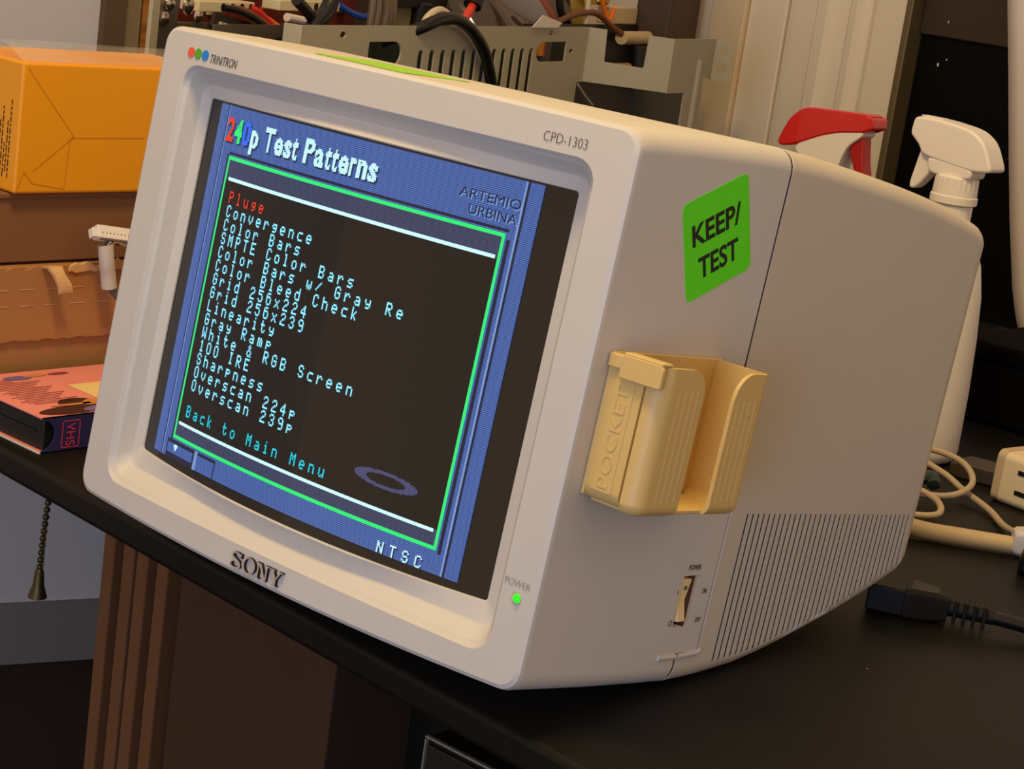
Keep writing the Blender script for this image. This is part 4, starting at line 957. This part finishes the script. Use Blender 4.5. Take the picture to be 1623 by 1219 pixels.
t = thing('video_cable', 'thick beige video cable running from the monitor back to a grey-white plug', 'cable', (.12, .56, DESK))
off = Vector((-.12, -.56, -DESK))
zt_ = DESK + .0072
MB().tube([Vector(p) + off for p in ((.00, .40, DESK + .12), (.01, .44, DESK + .09), (.04, .49, DESK + .03), (.075, .52, zt_ + .004), (.098, .532, zt_), (.125, .549, zt_), (.152, .568, zt_))], .0064, 14, smooth=5).build('jacket', M_beige, t)
vdir = Vector((.054, .038, 0)).normalized(); VM = Matrix.Translation(Vector((.152, .568, DESK + .0110)) + off) @ Matrix.Rotation(math.atan2(vdir.y, vdir.x), 4, 'Z')
mb = MB().loft([[(x, a_, b_) for a_, b_ in rr(-w_, w_, -h_, h_, .004, 1, 4)] for x, w_, h_ in ((-.001, .007, .0075), (.001, .0085, .0090), (.012, .0100, .0105), (.016, .0165, .0105), (.048, .0165, .0105))], 0, True, True, VM)
mb.build('plug', mat('grey_white_plug', (208, 198, 192), .45), t)
t = thing('thin_cable', 'thin beige cable looped behind the monitor and joining the thick video cable', 'cable', (.06, .62, DESK))
off = Vector((-.06, -.62, -DESK)); zz = DESK + .0040
pts = [(.153, .588, zz + .008), (.140, .592, zz + .006), (.117, .620, zz), (.092, .646, zz), (.060, .662, zz + .004), (.038, .664, zz + .012), (.005, .655, zz + .02), (-.02, .63, zz + .012), (-.02, .60, zz), (.005, .585, zz), (.035, .600, zz + .004),
       (.062, .632, zz + .004), (.068, .656, zz + .010), (.056, .676, zz + .016), (.034, .688, zz + .020), (.0, .69, zz + .018), (-.04, .67, zz + .006), (-.05, .62, zz), (-.02, .57, zz), (.02, .56, zz), (.060, .566, zz), (.080, .574, zz + .002), (.084, .584, zz + .005), (.070, .600, zz + .008), (.045, .606, zz + .010), (.01, .600, zz + .012), (-.01, .58, zz + .006)]
MB().tube([Vector(p) + off for p in pts], .0025, 10, smooth=6).build('jacket', mat('pale_beige_jacket', (182, 162, 134), .5), t)
MB().tube([Vector(p) + off for p in ((.040, .628, zz + .012), (.046, .634, zz + .014), (.052, .628, zz + .010))], .0052, 10).build('cable_tie', mat('dark_teal_tie', (26, 48, 48), .4), t)

t = thing('dark_plug', 'black rubber plug lying in front of the grey-white video plug at the right edge', 'plug', (.192, .545, DESK))
mb = MB().loft([[(x, a_, b_) for a_, b_ in rr(-w_, w_, 0.0002, h_, .005, 1, 4)] for x, w_, h_ in ((-.020, .009, .014), (-.017, .012, .018), (.010, .014, .020), (.03, .014, .020))], 0, True, True, Matrix.Rotation(radians(20), 4, 'Z'))
mb.build('plug_body', M_dark, t, bevel=.001)
MB().tube([(.027, .010, .010), (.06, .02, .008), (.12, .05, .005), (.2, .12, .0045)], .004, 10).build('cord', M_rubber, t)

t = thing('power_strip', 'off-white power strip lying on its side at the right edge of the photo', 'power strip', (.178, .690, DESK)); t.rotation_euler = (0, 0, radians(-9))
mb = MB().loft([[(x, a_, b_) for a_, b_ in rr(-w_, w_, .0002, .0412, .006, 1, 5)] for x, w_ in ((-.1065, .016), (-.1045, .0185), (-.098, .020), (.12, .020))])
psb = mb.build('strip_body', mat('off_white_plastic', (228, 208, 170), .45), t, bevel=.001)
MB().loft([[(x, a_, b_) for a_, b_ in rr(-.0206, .0206, .0006, .0420, .0065, 1, 5)] for x in (-.1050, -.0985)]).build('torn_label', mat('curled_paper', (196, 172, 140), .7), psb)
for k in range(4):
    for z in (.0290, .0130): MB().box((-.078 + k * .045, -.0198, z), (.012, .0016, .0036)).build('outlet_slot', M_dark, psb)
    MB().lathe([(.0030, 0), (.0030, .0008)], 12, 0, Matrix.Translation((-.062 + k * .045, -.0192, .021)) @ Matrix.Rotation(pi / 2, 4, 'X')).build('outlet_hole', M_dark, psb)

t = thing('flat_cable', 'dark grey flat plug and cable on the desk beyond the thin beige cable', 'cable', (.047, .738, DESK))
M_dkg = mat('dark_grey_plastic', (62, 52, 42), .5)
mb = MB().loft([[(x, a_, b_) for a_, b_ in rr(-w_, w_, .0002, h_, .002, 1, 3)] for x, w_, h_ in ((-.035, .008, .010), (-.025, .016, .014), (.015, .016, .014), (.030, .006, .008))], 0, True, True, Matrix.Rotation(radians(12), 4, 'Z'))
mb.build('plug', M_dkg, t)
MB().tube([(.025, .005, .006), (.07, .03, .005), (.15, .10, .0046), (.30, .16, .0046)], .0045, 10).build('cord', M_dkg, t)

# ================================================================== under the desk
def sheet(x, w_, y0, y1, h_, first=None, label=None):
    if first is None:
        t_ = thing('cardboard_sheet', label, 'cardboard', (x, y0, 0), 0, 'folded cardboard on edge under the desk')
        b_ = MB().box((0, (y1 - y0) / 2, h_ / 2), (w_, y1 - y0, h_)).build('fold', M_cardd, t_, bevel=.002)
        return t_
    t_ = first.copy(); COL.objects.link(t_); t_.location = (x, y0, 0); t_['label'] = label
    for c_ in first.children: d_ = c_.copy(); COL.objects.link(d_); d_.parent = t_
    return t_
names = ['leftmost', 'second from the left', 'third from the left', 'rightmost']
f_ = None
for k in range(4):
    r_ = sheet(-.768 + k * .0268, .0175, .50 + .004 * (k % 2), .86, .68, f_, names[k] + ' of the four upright folded cardboard strips under the desk')
    f_ = f_ or r_
t = thing('cardboard_box', 'tall cardboard carton under the desk, coloured dark for its shadow', 'box', (-.552, .66, 0))
M_cardk = mat('shadow_toned_cardboard', (82, 54, 32), .85, var=.1, vscale=18, bump=.12, bscale=260)  # shadow under the desk is put into this darker brown
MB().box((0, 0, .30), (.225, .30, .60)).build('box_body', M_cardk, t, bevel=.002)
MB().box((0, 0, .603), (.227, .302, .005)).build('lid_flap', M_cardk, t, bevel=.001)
t = thing('computer_tower', 'black computer case with a thin pale front rim, on the floor under the desk', 'computer', (.02, .50, 0))
MB().box((0, 0, .2815), (.31, .40, .539)).build('case_body', M_dark, t, bevel=.003)
mb = MB().box((0, -.201, .5495), (.312, .003, .0016)).box((-.1555, -.201, .28), (.0012, .003, .535)); mb.build('front_rim', mat('pale_rim', (150, 144, 130), .4), t, smooth=0)
MB().box((0, -.2015, .28), (.305, .004, .53)).build('front_panel', mat('dark_front_panel', (38, 35, 30), .4), t, bevel=.001)
for sx in (-.13, .13):
    for sy in (-.17, .17): MB().lathe([(.012, 0), (.014, .012)], 14, 0, Matrix.Translation((sx, sy, 0))).build('foot', M_dark, t)
# pull chain
t = thing('pull_chain', 'dark brass bead pull chain hanging below the desk edge', 'chain', (-.606, .30, DESK - .019))
Mb = mat('dark_brass', (88, 74, 44), .4, metal=.7)
mb = MB(); zz = -.002; L_ = .196; n = 30
for i in range(n):
    z = -.004 - L_ * i / (n - 1); r_ = .0032
    mb.lathe([(.0006, -r_), (r_ * .75, -r_ * .66), (r_, 0), (r_ * .75, r_ * .66), (.0006, r_)], 8, 0, Matrix.Translation((.004 * sin(i * .16), 0, z)))
mb.tube([(0, 0, 0), (.0, 0, -L_ - .004)], .0007, 6, smooth=0)
o = mb.build('bead_chain', Mb, t, smooth=60)
MB().lathe([(.002, .004), (.004, .0), (.005, -.012), (.008, -.022), (.0085, -.024), (.001, -.024)], 14, 0, Matrix.Translation((.004 * sin(29 * .16), 0, -.004 - L_ - .004))).build('bell_end', Mb, t, smooth=60)

# added low black block over the desk's back, which would shine too bright
t = thing('dark_filler_block', 'added low flat black block darkening the back of the desk behind the power strip', 'case', (.27, 1.13, DESK))
M_block = mat('matt_black_block', (9, 8, 7), .85, spec=.05)
MB().box((0, 0, .0290), (.74, .42, .0575)).build('block_base', M_block, t, bevel=.006)
MB().box((0, 0, .0665), (.744, .424, .0165)).build('block_lid', M_block, t, bevel=.005)
